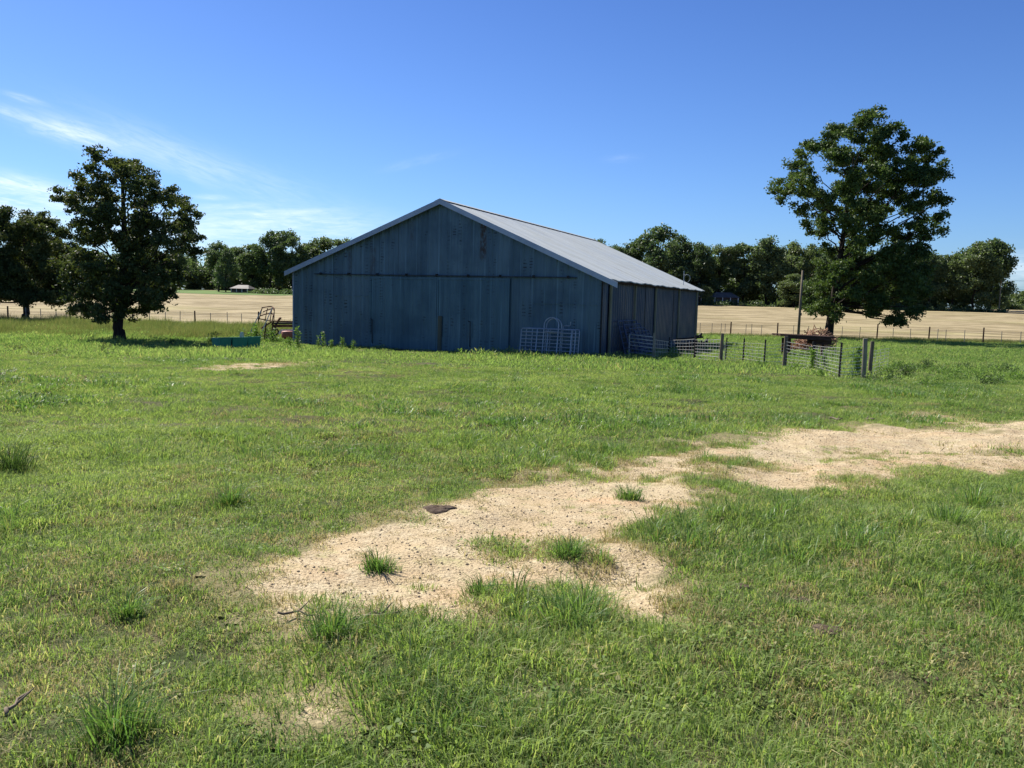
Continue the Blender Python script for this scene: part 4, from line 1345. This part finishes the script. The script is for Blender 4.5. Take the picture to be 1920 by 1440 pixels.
def poles():
    p = on_ground(1496, 640); p[2] = gz(p[0], p[1]); h = height_to(p, 1499.5, 507)
    b = MB(); b.tube([(0, 0, -0.5), (0.02, 0, h * 0.5), (0.05, 0, h)], [0.12, 0.105, 0.085], 10)
    r = empty('bare_pole', p); tag(r, 'tall thin bare wooden pole standing left of the tallest tree', 'pole')
    b.build('shaft', M['old_wood'], r, True)
    b = MB(); b.box((0.085, -0.03, h * 0.36), (0.19, 0.03, h * 0.40)); b.box((0.06, -0.02, h * 0.40), (0.10, 0.02, h * 0.46)); b.build('bracket', M['black_iron'], r)
    Y = 256.0
    x = at_depth(1873, 580, Y)[0]; z = gz(x, Y); h = at_depth(1876, 522, Y)[2] - z
    r = empty('utility_pole', (x, Y, z)); tag(r, 'far utility pole carrying wires past the end of the tree row', 'utility pole')
    b = MB(); b.tube([(0, 0, -0.5), (0, 0, h)], [0.20, 0.15], 8); b.build('shaft', M['pale_post'], r)
    b = MB(); b.bar((-0.9, 0, h - 0.5), (0.9, 0, h - 0.5), 0.14, 0.14); b.build('crossarm', M['dark_wood'], r)
    w = MB()
    for (zz, dx) in ((h - 0.4, 0.8), (h - 3.0, 0.15)):
        pts = []
        for t in np.linspace(0, 1, 12):
            pts.append((dx + 90 * t, -30 * t, zz - 1.6 * math.sin(math.pi * t)))
        w.tube(pts, 0.035, 4)
    w.build('wire', M['tpost'], r)


def house(name, label, px0, px1, roof_top, eave_py, Y, depth):
    x0, x1 = at_depth(px0, 560, Y)[0], at_depth(px1, 560, Y)[0]
    xm = (x0 + x1) / 2; z = gz(xm, Y); w = x1 - x0
    he = at_depth((px0 + px1) / 2, eave_py, Y)[2] - z; hr = at_depth((px0 + px1) / 2, roof_top, Y)[2] - z
    r = empty(name, (xm, Y, z)); tag(r, label, 'house')
    b = MB(); b.box((-w * 0.46, 0.6, -0.6), (w * 0.46, depth, he)); b.build('wall', M['house_wall'], r)
    a, e = w / 2, 0.45
    v = [(-a, -e, he), (a, -e, he), (a, depth + e, he), (-a, depth + e, he), (-a * 0.55, depth * 0.5, hr), (a * 0.55, depth * 0.5, hr)]
    MB().add(v, [(0, 1, 5, 4), (1, 2, 5), (2, 3, 4, 5), (3, 0, 4), (3, 2, 1, 0)]).build('roof', M['shingle'], r)
    for u in (-0.42, -0.14, 0.14, 0.42):
        b = MB(); b.box((u * w - 0.1, -0.3, -0.5), (u * w + 0.1, -0.1, he)); b.build('porch_column', M['white'], r)
    for u in (-0.28, 0.26):
        b = MB(); b.box((u * w - 0.6, 0.56, he * 0.35), (u * w + 0.6, 0.62, he * 0.8)); f = b.build('window', M['house_wall'], r)
        b = MB(); b.box((u * w - 0.5, 0.54, he * 0.38), (u * w + 0.5, 0.555, he * 0.77)); b.build('pane', M['house_dark'], f)
    b = MB(); b.box((-0.5, 0.56, -0.1), (0.5, 0.62, he * 0.75)); b.build('door', M['house_dark'], r)


green_bins(); hay_frame(); mower(); implement(); feeder(); brush_pile(); poles()
house('house', 'far single storey house with pale hipped roof and porch on the lawn', 431, 467, 534, 541.0, 276, 8.0)
house('house', 'far house with pale roof half hidden by trees just right of the barn', 1336, 1388, 548, 558, 258, 8.0)
house('shed', 'small far shed with pale roof close to the barn rear eave', 1306, 1330, 549, 557, 257, 5.0)


# ------------------------------------------------------------------ grass and weeds
SRC = {}


def blades(n, radius, h0, h1, width, seed, lean=0.55, seg=2, centre=0.0, curl=1.0):
    g = np.random.default_rng(seed)
    a = g.random(n) * 2 * np.pi; q = radius * np.sqrt(g.random(n)) if centre == 0 else radius * g.random(n) ** (1 + centre)
    bx, by = q * np.cos(a), q * np.sin(a)
    H = h0 + (h1 - h0) * g.random(n) ** 1.3
    la = a + g.normal(0, 0.8, n) if centre else g.random(n) * 2 * np.pi
    ln = H * lean * (0.25 + g.random(n))
    dx, dy = np.cos(la), np.sin(la)
    wa = g.random(n) * 2 * np.pi; wx, wy = np.cos(wa) * width / 2, np.sin(wa) * width / 2
    wx, wy = wx * (0.6 + 0.8 * g.random(n)), wy * (0.6 + 0.8 * g.random(n))
    z = np.zeros(n)
    if seg == 1:
        v = np.stack([np.stack([bx - wx, by - wy, z - 0.01], -1), np.stack([bx + wx, by + wy, z - 0.01], -1), np.stack([bx + dx * ln, by + dy * ln, H], -1)], 1).reshape(-1, 3)
        return v, np.arange(3 * n).reshape(n, 3)
    m = 0.32
    v = np.stack([np.stack([bx - wx, by - wy, z - 0.015], -1), np.stack([bx + wx, by + wy, z - 0.015], -1),
                  np.stack([bx + wx * 0.85 + dx * ln * m, by + wy * 0.85 + dy * ln * m, H * 0.62], -1), np.stack([bx - wx * 0.85 + dx * ln * m, by - wy * 0.85 + dy * ln * m, H * 0.62], -1),
                  np.stack([bx + wx * 0.12 + dx * ln, by + wy * 0.12 + dy * ln, H * (1 - 0.25 * curl * (ln / (H + 1e-6)))], -1),
                  np.stack([bx - wx * 0.12 + dx * ln, by - wy * 0.12 + dy * ln, H * (1 - 0.25 * curl * (ln / (H + 1e-6)))], -1)], 1).reshape(-1, 3)
    i = 6 * np.arange(n)[:, None]
    f = np.concatenate([i + np.array([[0, 1, 2, 3]]), i + np.array([[3, 2, 4, 5]])], 1).reshape(-1, 4)
    return v, f


def source(coll, name, v, f, mat):
    """a tuft mesh kept out of the scene, for the scatter to place"""
    if coll not in SRC:
        SRC[coll] = bpy.data.collections.new(coll)
    me = np_mesh(name, v, f); me.materials.append(mat)
    o = bpy.data.objects.new('%s_%02d' % (name, len(SRC[coll].objects)), me)
    SRC[coll].objects.link(o)


def scatter(name, pts, idx, scl, coll, label, cat, tilt=0.1):
    n = len(pts)
    me = bpy.data.meshes.new(name)
    me.vertices.add(n); me.vertices.foreach_set('co', np.ascontiguousarray(pts, np.float32).ravel())
    rot = np.stack([rng.normal(0, tilt, n), rng.normal(0, tilt, n), rng.random(n) * 6.283], -1).astype(np.float32)
    a = me.attributes.new('rot', 'FLOAT_VECTOR', 'POINT'); a.data.foreach_set('vector', rot.ravel())
    a = me.attributes.new('scl', 'FLOAT_VECTOR', 'POINT'); a.data.foreach_set('vector', np.ascontiguousarray(scl, np.float32).ravel())
    a = me.attributes.new('idx', 'INT', 'POINT'); a.data.foreach_set('value', np.ascontiguousarray(idx, np.int32))
    o = bpy.data.objects.new(name, me); COL.objects.link(o)
    ng = bpy.data.node_groups.new(name + '_nodes', 'GeometryNodeTree')
    ng.interface.new_socket('Geometry', in_out='INPUT', socket_type='NodeSocketGeometry')
    ng.interface.new_socket('Geometry', in_out='OUTPUT', socket_type='NodeSocketGeometry')
    N, L = ng.nodes, ng.links
    gi, go = N.new('NodeGroupInput'), N.new('NodeGroupOutput')
    ci = N.new('GeometryNodeCollectionInfo'); ci.inputs['Collection'].default_value = SRC[coll]
    ci.inputs['Separate Children'].default_value = True; ci.inputs['Reset Children'].default_value = True
    ip = N.new('GeometryNodeInstanceOnPoints'); ip.inputs['Pick Instance'].default_value = True
    m2p = N.new('GeometryNodeMeshToPoints')

    def named(nm, typ):
        q = N.new('GeometryNodeInputNamedAttribute'); q.data_type = typ; q.inputs['Name'].default_value = nm
        return [s for s in q.outputs if s.enabled][0]
    L.new(gi.outputs[0], m2p.inputs['Mesh']); L.new(m2p.outputs[0], ip.inputs['Points'])
    L.new(ci.outputs[0], ip.inputs['Instance']); L.new(named('idx', 'INT'), ip.inputs['Instance Index'])
    L.new(named('rot', 'FLOAT_VECTOR'), ip.inputs['Rotation']); L.new(named('scl', 'FLOAT_VECTOR'), ip.inputs['Scale'])
    L.new(ip.outputs[0], go.inputs[0])
    md = o.modifiers.new('scatter', 'NODES'); md.node_group = ng
    tag(o, label, cat, kind='stuff')
    return o


def in_barn(x, y):
    p = np.stack([x - BARN_O[0], y - BARN_O[1]], -1)
    s, t = p @ _ba[:2], p @ _bb[:2]
    return (s > -0.05) & (s < BW + 0.05) & (t > -0.12) & (t < BL)


def wedge(y0, y1, dens, k=0.72, pad=1.5, xlim=None):
    """random points between y0 and y1 in a wedge a good deal wider than the picture"""
    area = k * (y1 ** 2 - y0 ** 2) + 2 * pad * (y1 - y0)
    n = int(area * dens * 1.15)
    y = np.sqrt(rng.random(n) * (y1 ** 2 - y0 ** 2) + y0 ** 2)
    x = (rng.random(n) * 2 - 1) * (k * y + pad)
    return x, y


PATS = [(1552, 1204, 0.10), (825, 966, 0.13)]


def pat_clear(x, y):
    k = np.ones(x.shape, bool)
    for (px, py, r) in PATS:
        p = on_ground(px, py); k &= (x - p[0]) ** 2 + (y - p[1]) ** 2 > r * r
    return k


def build_grass():
    for s in range(6):
        source('short_grass', 'short', *blades(95, 0.13, 0.014, 0.052, 0.0038, 300 + s, 1.5), M['grass'])
    for s in range(5):
        source('short_grass', 'tuft', *blades(75, 0.11, 0.025, 0.085, 0.0040, 320 + s, 1.1, 2, 0.4), M['grass'])
    for s in range(4):
        source('short_grass', 'tuft_tall', *blades(55, 0.085, 0.05, 0.165, 0.0042, 340 + s, 0.9, 2, 0.6), M['tussock'])
    for s in range(3):
        g = np.random.default_rng(345 + s); n = 42
        a = g.random(n) * 6.283; q = 0.12 * np.sqrt(g.random(n)); w = 0.005 + 0.007 * g.random(n); hz = 0.012 + 0.028 * g.random(n); ph = g.random(n) * 6.283
        c0 = np.stack([q * np.cos(a), q * np.sin(a), hz], -1); vv = []
        for j in range(4):
            an = ph + j * np.pi / 2
            vv.append(c0 + np.stack([np.cos(an) * w, np.sin(an) * w * 0.75, g.normal(0, 0.004, n)], -1))
        source('short_grass', 'xclover', np.stack(vv, 1).reshape(-1, 3), np.arange(4 * n).reshape(n, 4), M['grass'])
    for s in range(4):
        source('short_grass', 'zstraw', *blades(85, 0.13, 0.010, 0.050, 0.0042, 350 + s, 1.3), M['straw'])
    for s in range(5):
        source('mid_grass', 'mid', *blades(170, 0.32, 0.018, 0.060, 0.009, 360 + s, 1.4, 1), M['grass'])
    for s in range(4):
        source('mid_grass', 'midtuft', *blades(120, 0.24, 0.03, 0.105, 0.009, 380 + s, 1.1, 2, 0.3), M['tussock'])
    for s in range(3):
        source('mid_grass', 'zstraw', *blades(90, 0.34, 0.012, 0.05, 0.011, 390 + s, 1.2, 1), M['straw'])
    for s in range(5):
        source('far_grass', 'far', *blades(190, 0.95, 0.03, 0.095, 0.03, 400 + s, 0.9, 1), M['grass_far'])
    for s in range(3):
        source('far_grass', 'fartuft', *blades(110, 0.6, 0.06, 0.19, 0.028, 420 + s, 0.7, 1), M['grass_far'])
    for s in range(5):
        source('meadow_grass', 'meadow', *blades(130, 0.7, 0.12, 0.85, 0.026, 440 + s, 0.5, 1), M['meadow'])

    lush = lambda x, y: fbm(x * 0.55, y * 0.55, 51)
    # near
    x, y = wedge(2.0, 10.5, 165)
    bm = bare_mask(x, y); keep = rng.random(len(x)) < np.clip(1.04 - 0.98 * bm, 0.13, 1); keep &= pat_clear(x, y)
    x, y, bm = x[keep], y[keep], bm[keep]
    lu = lush(x, y) + 0.10 * (x > 1.0) * (y < 6)
    u = rng.random(len(x))
    tall = u < sstep(lu, 0.56, 0.74) * 0.10
    mid = (~tall) & (u < 0.20 + sstep(lu, 0.42, 0.62) * 0.55)
    idx = np.where(tall, 11 + rng.integers(0, 4, len(x)), np.where(mid, 6 + rng.integers(0, 5, len(x)), rng.integers(0, 6, len(x))))
    dryp = np.clip(1.2 * bm, 0, 0.62) * (bm > 0.06) + 0.24 * sstep(fbm(x * 0.45, y * 0.45, 57) + 0.05 * (x < -0.5), 0.52, 0.66)
    idx = np.where(rng.random(len(x)) < dryp, 18 + rng.integers(0, 4, len(x)), idx)
    idx = np.where((rng.random(len(x)) < 0.02 + 0.08 * sstep(fbm(x * 0.8 + 9, y * 0.8, 45), 0.5, 0.65)) & (bm < 0.3), 15 + rng.integers(0, 3, len(x)), idx)
    # collection children are read in name order: short_00.., tuft_06.., tuft_tall_11..
    s = (0.75 + 0.5 * rng.random(len(x))) * (1 - 0.45 * bm) * (0.62 + 0.85 * lu)
    pts = np.stack([x, y, ground_z(x, y)], -1)
    scatter('near_grass', pts, idx, np.stack([s * 1.05, s * 1.05, s], -1), 'short_grass', 'mixed short and tufted green grass around the worn track', 'grass')
    # middle
    x, y = wedge(10.5, 27, 24)
    bm = bare_mask(x, y); keep = rng.random(len(x)) < np.clip(1.02 - 1.1 * bm, 0.01, 1)
    x, y, bm = x[keep], y[keep], bm[keep]
    lu = lush(x, y); u = rng.random(len(x))
    tall = u < 0.06 + 0.40 * sstep(lu, 0.5, 0.68)
    idx = np.where(tall, 5 + rng.integers(0, 4, len(x)), rng.integers(0, 5, len(x)))
    dryp = np.clip(1.3 * bm, 0, 0.8) * (bm > 0.06) + 0.25 * sstep(fbm(x * 0.3, y * 0.3, 57), 0.54, 0.68)
    idx = np.where(rng.random(len(x)) < dryp, 9 + rng.integers(0, 3, len(x)), idx)
    s = (0.7 + 0.55 * rng.random(len(x))) * (1 - 0.4 * bm) * (0.35 + 1.3 * lu)
    scatter('middle_grass', np.stack([x, y, ground_z(x, y)], -1), idx, np.stack([s * 1.1, s * 1.1, s], -1), 'mid_grass', 'grazed green grass between the track and the barn', 'grass')
    # far
    x, y = wedge(27, 80, 2.6, 0.72, 3.0)
    bm = bare_mask(x, y); keep = (rng.random(len(x)) < np.clip(1.02 - 1.1 * bm, 0.02, 1)) & ~in_barn(x, y) & (y < FENCE_Y(x) - 0.5)
    x, y, bm = x[keep], y[keep], bm[keep]
    lu = fbm(x * 0.2, y * 0.2, 61); u = rng.random(len(x))
    tall = u < 0.05 + 0.45 * sstep(lu, 0.5, 0.68)
    idx = np.where(tall, 5 + rng.integers(0, 3, len(x)), rng.integers(0, 5, len(x)))
    s = (0.7 + 0.5 * rng.random(len(x))) * (0.3 + 1.4 * lu)
    scatter('far_grass', np.stack([x, y, ground_z(x, y)], -1), idx, np.stack([s * 1.1, s * 1.1, s], -1), 'far_grass', 'green grass around the barn and under the trees', 'grass')
    # tall olive meadow behind the left trees and the strip along the right fence
    x = rng.uniform(-62, -8, 5200); y = rng.uniform(44.5, 78, 5200)
    lim = 45.8 + 2.5 * (fbm(x * 0.15, x * 0 + 3.3, 71) - 0.5) + np.clip((x + 22) * 0.0, 0, 1)
    k = (y > lim) & (y < FENCE_Y(x) + 1.0) & ~in_barn(x, y) & ~((x > -17) & (y < 50.5)) & (fbm(x * 0.22, y * 0.22, 93, 2) > 0.26)
    x, y = x[k], y[k]
    x2 = rng.uniform(12, 90, 1500); y2 = FENCE_Y(x2) + rng.normal(-0.3, 0.6, 1500)
    x = np.concatenate([x, x2]); y = np.concatenate([y, y2]); y = np.where((x > 12), y, y)
    s = 0.6 + 0.5 * rng.random(len(x)); s = np.where(x > 12, s * 0.6, s * (0.35 + 1.5 * np.clip(fbm(x * 0.35, y * 0.35, 91) - 0.15, 0, 1) ** 1.2))
    scatter('meadow_grass', np.stack([x, y, ground_z(x, y)], -1), rng.integers(0, 5, len(x)), np.stack([s, s, s], -1), 'meadow_grass', 'tall olive brown grass behind the tree left of the barn', 'tall grass')
    # gravel and clods on the track
    for sd in range(4):
        g = np.random.default_rng(500 + sd)
        ph = (1 + 5 ** 0.5) / 2
        V = np.array([(-1, ph, 0), (1, ph, 0), (-1, -ph, 0), (1, -ph, 0), (0, -1, ph), (0, 1, ph), (0, -1, -ph), (0, 1, -ph), (ph, 0, -1), (ph, 0, 1), (-ph, 0, -1), (-ph, 0, 1)]) / 1.9
        Fc = np.array([(0, 11, 5), (0, 5, 1), (0, 1, 7), (0, 7, 10), (0, 10, 11), (1, 5, 9), (5, 11, 4), (11, 10, 2), (10, 7, 6), (7, 1, 8), (3, 9, 4), (3, 4, 2), (3, 2, 6), (3, 6, 8), (3, 8, 9), (4, 9, 5), (2, 4, 11), (6, 2, 10), (8, 6, 7), (9, 8, 1)])
        V = V * (0.7 + 0.6 * g.random((12, 1))) * np.array([1, 1, 0.7])
        source('clods', 'clod', V * 0.006, Fc, M['clod'])
    x, y = wedge(3.0, 16, 480)
    bm = bare_mask(x, y); k = bm > 0.25 + 0.5 * rng.random(len(x))
    x, y = x[k], y[k]
    s = 0.5 + 1.5 * rng.random(len(x)) ** 4
    scatter('gravel', np.stack([x, y, ground_z(x, y) + 0.012], -1), rng.integers(0, 4, len(x)), np.stack([s, s, s], -1), 'clods', 'loose clods and gravel on the worn track', 'gravel', 1.0)


build_grass()


def tussocks():
    spots = [(215, 1395, 0.30, 'bushy green tussock over a dark hollow near the lower left corner'), (622, 1212, 0.26, 'dark tussock on the near end of the worn track beside a stick'), (708, 1072, 0.20, 'small bright tussock alone on the left part of the worn track'),
             (1068, 1062, 0.22, 'dark tussock on the bare track near its right edge'), (1090, 1168, 0.34, 'wide tall tussock at the lower right edge of the bare track'), (240, 1158, 0.18, 'small upright tussock in short grass left of the worn track'),
             (1830, 950, 0.40, 'tall lush tussock in the deep grass by the right edge'), (20, 885, 0.45, 'dark matted tussock at the left edge of the pasture'), (430, 945, 0.30, 'lush pale tussock in the grass left of the track bend'), (905, 1118, 0.18, 'low tussock on the bottom edge of the bare track'),
             (1780, 985, 0.34, 'second lush tussock beside the tallest one near the right edge'), (1180, 940, 0.22, 'dark green tussock in the gap where the track bends')]
    for i, (px, py, h, lab) in enumerate(spots):
        p = on_ground(px, py)
        h *= 0.85
        h *= 0.9
        wd = 0.0045 if p[1] < 8 else 0.009
        v, f = blades(240, h * 0.50, h * 0.35, h * 1.15, wd, 600 + i, 1.05, 2, 0.45)
        v2, f2 = blades(200, h * 0.85, h * 0.12, h * 0.6, wd, 650 + i, 1.0, 2, 0.2)
        v, f = np.concatenate([v, v2]), np.concatenate([f, f2 + len(v)])
        o = link('grass_tussock', np_mesh('grass_tussock', v, f), M['tussock'] if i != 7 else M['weed_dark']); o.location = p
        tag(o, lab, 'tussock', 'tussocks standing out of the short grass')


def weed(px, py, h_top_px, lab, mat, width=0.16, leaves=260, group=None, name='weed_plant', stems=3, Y=None):
    p = on_ground(px, py) if Y is None else np.array([at_depth(px, py, Y)[0], Y, 0.0])
    if Y is not None: p[2] = gz(p[0], Y)
    h = max(0.25, height_to(p, px, h_top_px))
    g = np.random.default_rng(int(px * 7 + py))
    r = empty(name, p); tag(r, lab, 'weed', group)
    st = MB(); C = []
    for s in range(stems):
        tip = np.array([g.normal(0, width * 0.5), g.normal(0, width * 0.5), h * (1 - 0.15 * s * g.random())])
        st.tube([(0.03 * g.normal(), 0.03 * g.normal(), -0.1), tip * 0.5 + np.array([g.normal(0, 0.02), 0, 0]), tip], [0.012, 0.008, 0.003], 5)
        t = g.random(leaves // stems) ** 0.8
        w = width * (1.05 - t) + 0.02
        C.append(tip * t[:, None] + g.normal(size=(len(t), 3)) * np.stack([w, w, w * 0.3], -1) * 0.6)
    P = np.concatenate(C); P[:, 2] = np.clip(P[:, 2], 0.03, None); n = len(P)
    a = g.random(n) * 6.283; tl = g.normal(0.4, 0.5, n); L = (0.05 + 0.09 * g.random(n)) * (0.6 + 0.5 * h)
    ax = np.stack([np.cos(a) * np.cos(tl), np.sin(a) * np.cos(tl), np.sin(tl)], -1); sx = np.cross(ax, g.normal(size=(n, 3))); sx /= np.linalg.norm(sx, axis=1)[:, None]
    v = np.stack([P, P + ax * (L * 0.5)[:, None] + sx * (L * 0.16)[:, None], P + ax * L[:, None], P + ax * (L * 0.5)[:, None] - sx * (L * 0.16)[:, None]], 1).reshape(-1, 3)
    link('foliage', np_mesh('foliage', v, np.arange(4 * n).reshape(n, 4)), mat, r)
    st.build('stem', mat, r)


def weeds():
    W, D = M['weed'], M['weed_dark']
    G = 'weeds along the barn foot'
    weed(559, 655, 614, 'tall pointed weed at the left corner of the barn front', W, 0.14, 260, G)
    weed(548, 656, 632, 'lower bushy weed just left of the barn corner', W, 0.26, 260, G)
    weed(597, 656, 631, 'left one of two slim weeds against the barn front', W, 0.09, 150, G)
    weed(606, 656, 621, 'taller of two slim weeds against the barn front', W, 0.08, 150, G)
    weed(621, 656, 637, 'short bushy weed right of the two slim weeds', W, 0.14, 180, G)
    weed(640, 656, 634, 'broad pale weed under the barn front, third clump from the corner', W, 0.20, 220, G)
    weed(661, 657, 638, 'rightmost leafy weed under the left half of the barn front', W, 0.10, 160, G)
    weed(864, 667, 654, 'small sprig of weed before the sliding doors', W, 0.12, 120, G)
    weed(1064, 668, 655, 'weed growing through the right end of the galvanised panels', W, 0.18, 160, G)
    G2 = 'green weeds around the old farm gear'
    weed(478, 652, 607, 'tall bright weed clump behind the green feed bin', W, 0.40, 700, G2, 'weed_clump', 7, 44.6)
    weed(462, 650, 616, 'lower weed clump left of the pale leaning poles', W, 0.40, 600, G2, 'weed_clump', 7, 45.0)
    weed(500, 652, 614, 'dark weed clump in the middle of the rusty bale frame', D, 0.35, 500, G2, 'weed_clump', 6, 46.2)
    weed(511, 655, 617, 'weed clump between rusty bale frame and white hooded mower', W, 0.28, 500, G2, 'weed_clump', 6, 44.4)
    weed(524, 655, 634, 'low weed clump in front of the red mower pan', W, 0.25, 360, G2, 'weed_clump', 5, 44.2)
    weed(537, 656, 638, 'pale short weed under the red mower pan', W, 0.20, 260, G2, 'weed_clump', 5, 44.0)
    weed(396, 648, 622, 'dark spiky weed bush left of the green feed bin', D, 0.35, 500, G2, 'weed_clump', 7)
    weed(322, 648, 638, 'low dark weed in the shade right of the lone tree', D, 0.4, 300, G2, 'weed_clump', 5)
    G3 = 'weeds in and behind the wire fence'
    weed(1527, 694, 652, 'tall feathery weed on the wire fence between feeder and corner posts', W, 0.22, 460, G3, 'weed_clump', 6)
    weed(1541, 694, 660, 'shorter feathery weed beside the tall one on the fence', W, 0.16, 300, G3, 'weed_clump', 5)
    weed(1606, 708, 650, 'bright feathery sapling against the left fence corner post', W, 0.20, 620, G3, 'weed_clump', 7)
    weed(1540, 705, 694, 'low leafy weed at the foot of the fence, centre right', W, 0.3, 260, G3, 'weed_clump', 5)
    weed(1430, 690, 676, 'low weed at the fence foot left of the wooden post', W, 0.3, 240, G3, 'weed_clump', 5)
    weed(1490, 694, 680, 'low weed at the fence foot right of the wooden post', W, 0.3, 240, G3, 'weed_clump', 5)
    G4 = 'leafy weeds in the pasture right of the corner posts'
    g = random.Random(3)
    for i, (px, py, h, lab) in enumerate([(1662, 702, 18, 'leafy weed nearest the right fence corner post'), (1700, 706, 20, 'broad dark weed right of the fence corner posts'), (1745, 690, 16, 'dark leafy weed beyond the corner posts, farther up the slope'),
                                          (1790, 712, 18, 'broad dark weed in the pasture halfway to the right edge'), (1850, 722, 18, 'dark leafy weed close to the right edge'), (1890, 700, 14, 'small dark weed at the right edge below the field fence'), (1735, 722, 14, 'low spreading weed in front of the dark weed patch')]):
        weed(px, py, py - h, lab, D if i % 3 else W, 0.5, 420, G4, 'weed_clump', 8)
    gg = random.Random(12)
    more = [(1680, 690, 'rough weed behind the broad dark weed, right of the fence corner'), (1716, 694, 'rough leafy weed in the middle of the weed patch right of the fence'), (1768, 700, 'rough weed between the two broad dark weeds'), (1812, 694, 'pale rough weed beyond the broad dark weed near the right edge'),
            (1830, 706, 'rough weed just left of the dark weed near the right edge'), (1868, 694, 'rough weed third from the right edge'), (1906, 712, 'rough weed cut by the right edge'), (1650, 716, 'low rough weed at the foot of the fence corner posts')]
    for i, (px, py, lab) in enumerate(more):
        weed(px, py, py - gg.uniform(9, 17), lab, (W, D)[i % 2], 0.6, 420, G4, 'weed_clump', 9)
    G5 = 'sparse stalks at the meadow edge'
    for (px, py, h, lab) in [(66, 672, 16, 'sparse brown stalks left of centre at the meadow edge'), (104, 668, 18, 'taller sparse stalks beside the first ones at the meadow edge'), (192, 660, 20, 'thin stalks just left of the lone tree foot'), (28, 660, 14, 'thin stalks at the left edge of the meadow')]:
        weed(px, py, py - h, lab, M['meadow'], 0.35, 140, G5, 'weed_clump', 9)


def dung_and_sticks():
    spots = [(825, 966, 0.28, 'flat dark dung pat on the upper left edge of the bare track'), (1552, 1204, 0.17, 'flat brown dung pat alone in the grass at lower right'), (1390, 1118, 0.10, 'small reddish dung pile right of the track, left one of two'),
             (1500, 1140, 0.10, 'small dark dung pile right of the track, right one of two'), (1068, 852, 0.26, 'dung pat in the grass above the track bend'), (652, 879, 0.20, 'lone dark dung pat in the grass left of the track'),
             (1566, 1088, 0.07, 'tiny black clod in the grass above the flat brown pat'), (1648, 1262, 0.07, 'small black clod in the lower right grass'), (120, 915, 0.12, 'small dark clod in the grass near the left edge'), (1745, 1285, 0.10, 'brown dung pat half hidden in grass right of the black clod')]
    for i, (px, py, r, lab) in enumerate(spots):
        p = on_ground(px, py); r = r * 0.52; g = np.random.default_rng(700 + i)
        rings, seg = 6, 18
        v = [(0, 0, 0.13 * r)]; f = []
        for a in range(1, rings + 1):
            t = a / rings
            for b in range(seg):
                an = 2 * math.pi * b / seg
                rr = r * t * (1 + 0.18 * math.sin(3 * an + i) + 0.12 * g.normal())
                v.append((rr * math.cos(an), rr * math.sin(an) * 0.9, 0.13 * r * (1 - t * t) * (1 + 0.4 * g.normal() * (1 - t)) - (0.05 if a == rings else 0)))
        for b in range(seg): f.append((0, 1 + b, 1 + (b + 1) % seg))
        for a in range(rings - 1):
            for b in range(seg):
                q = 1 + a * seg + b; q2 = 1 + a * seg + (b + 1) % seg
                f.append((q, q + seg, q2 + seg, q2))
        o = MB().add(v, f).build('dung_pat', M['dung'], None, True); o.location = p + np.array([0, 0, 0.014])
        tag(o, lab, 'dung', 'dung pats in the pasture')
    sticks = [((665, 1180), (748, 1168), 0.010, 'dark bent stick lying on the near end of the track'), ((1600, 786), (1640, 793), 0.022, 'pale stick lying in the grass above the track'), ((1556, 784), (1580, 788), 0.018, 'short pale stick left of the longer one above the track'),
              ((520, 1174), (590, 1180), 0.007, 'thin stick at the left tip of the bare track'), ((2, 1384), (45, 1340), 0.009, 'grey stick in the lower left corner')]
    for (a, c, r, lab) in sticks:
        p, q = on_ground(*a), on_ground(*c)
        b = MB(); g = random.Random(int(a[0]))
        d = q - p; n = 6; pts = []
        for i in range(n):
            t = i / (n - 1); s = p * 0 + d * t
            gx = p + s; zz = gz(gx[0], gx[1]) - p[2]
            pts.append((s[0] + g.uniform(-.01, .01), s[1] + g.uniform(-.03, .03), zz + 0.035 + g.uniform(0, 0.02)))
        b.tube(pts, [r * (1 - 0.5 * i / (n - 1)) for i in range(n)], 6)
        m = pts[3]; b.tube([m, (m[0] + 0.05, m[1] + 0.04, m[2] + 0.05)], [r * 0.6, r * 0.25], 5)
        o = b.build('stick', M['stick'], None, True); o.location = p
        tag(o, lab, 'stick', 'sticks lying in the pasture')


tussocks(); weeds(); dung_and_sticks()
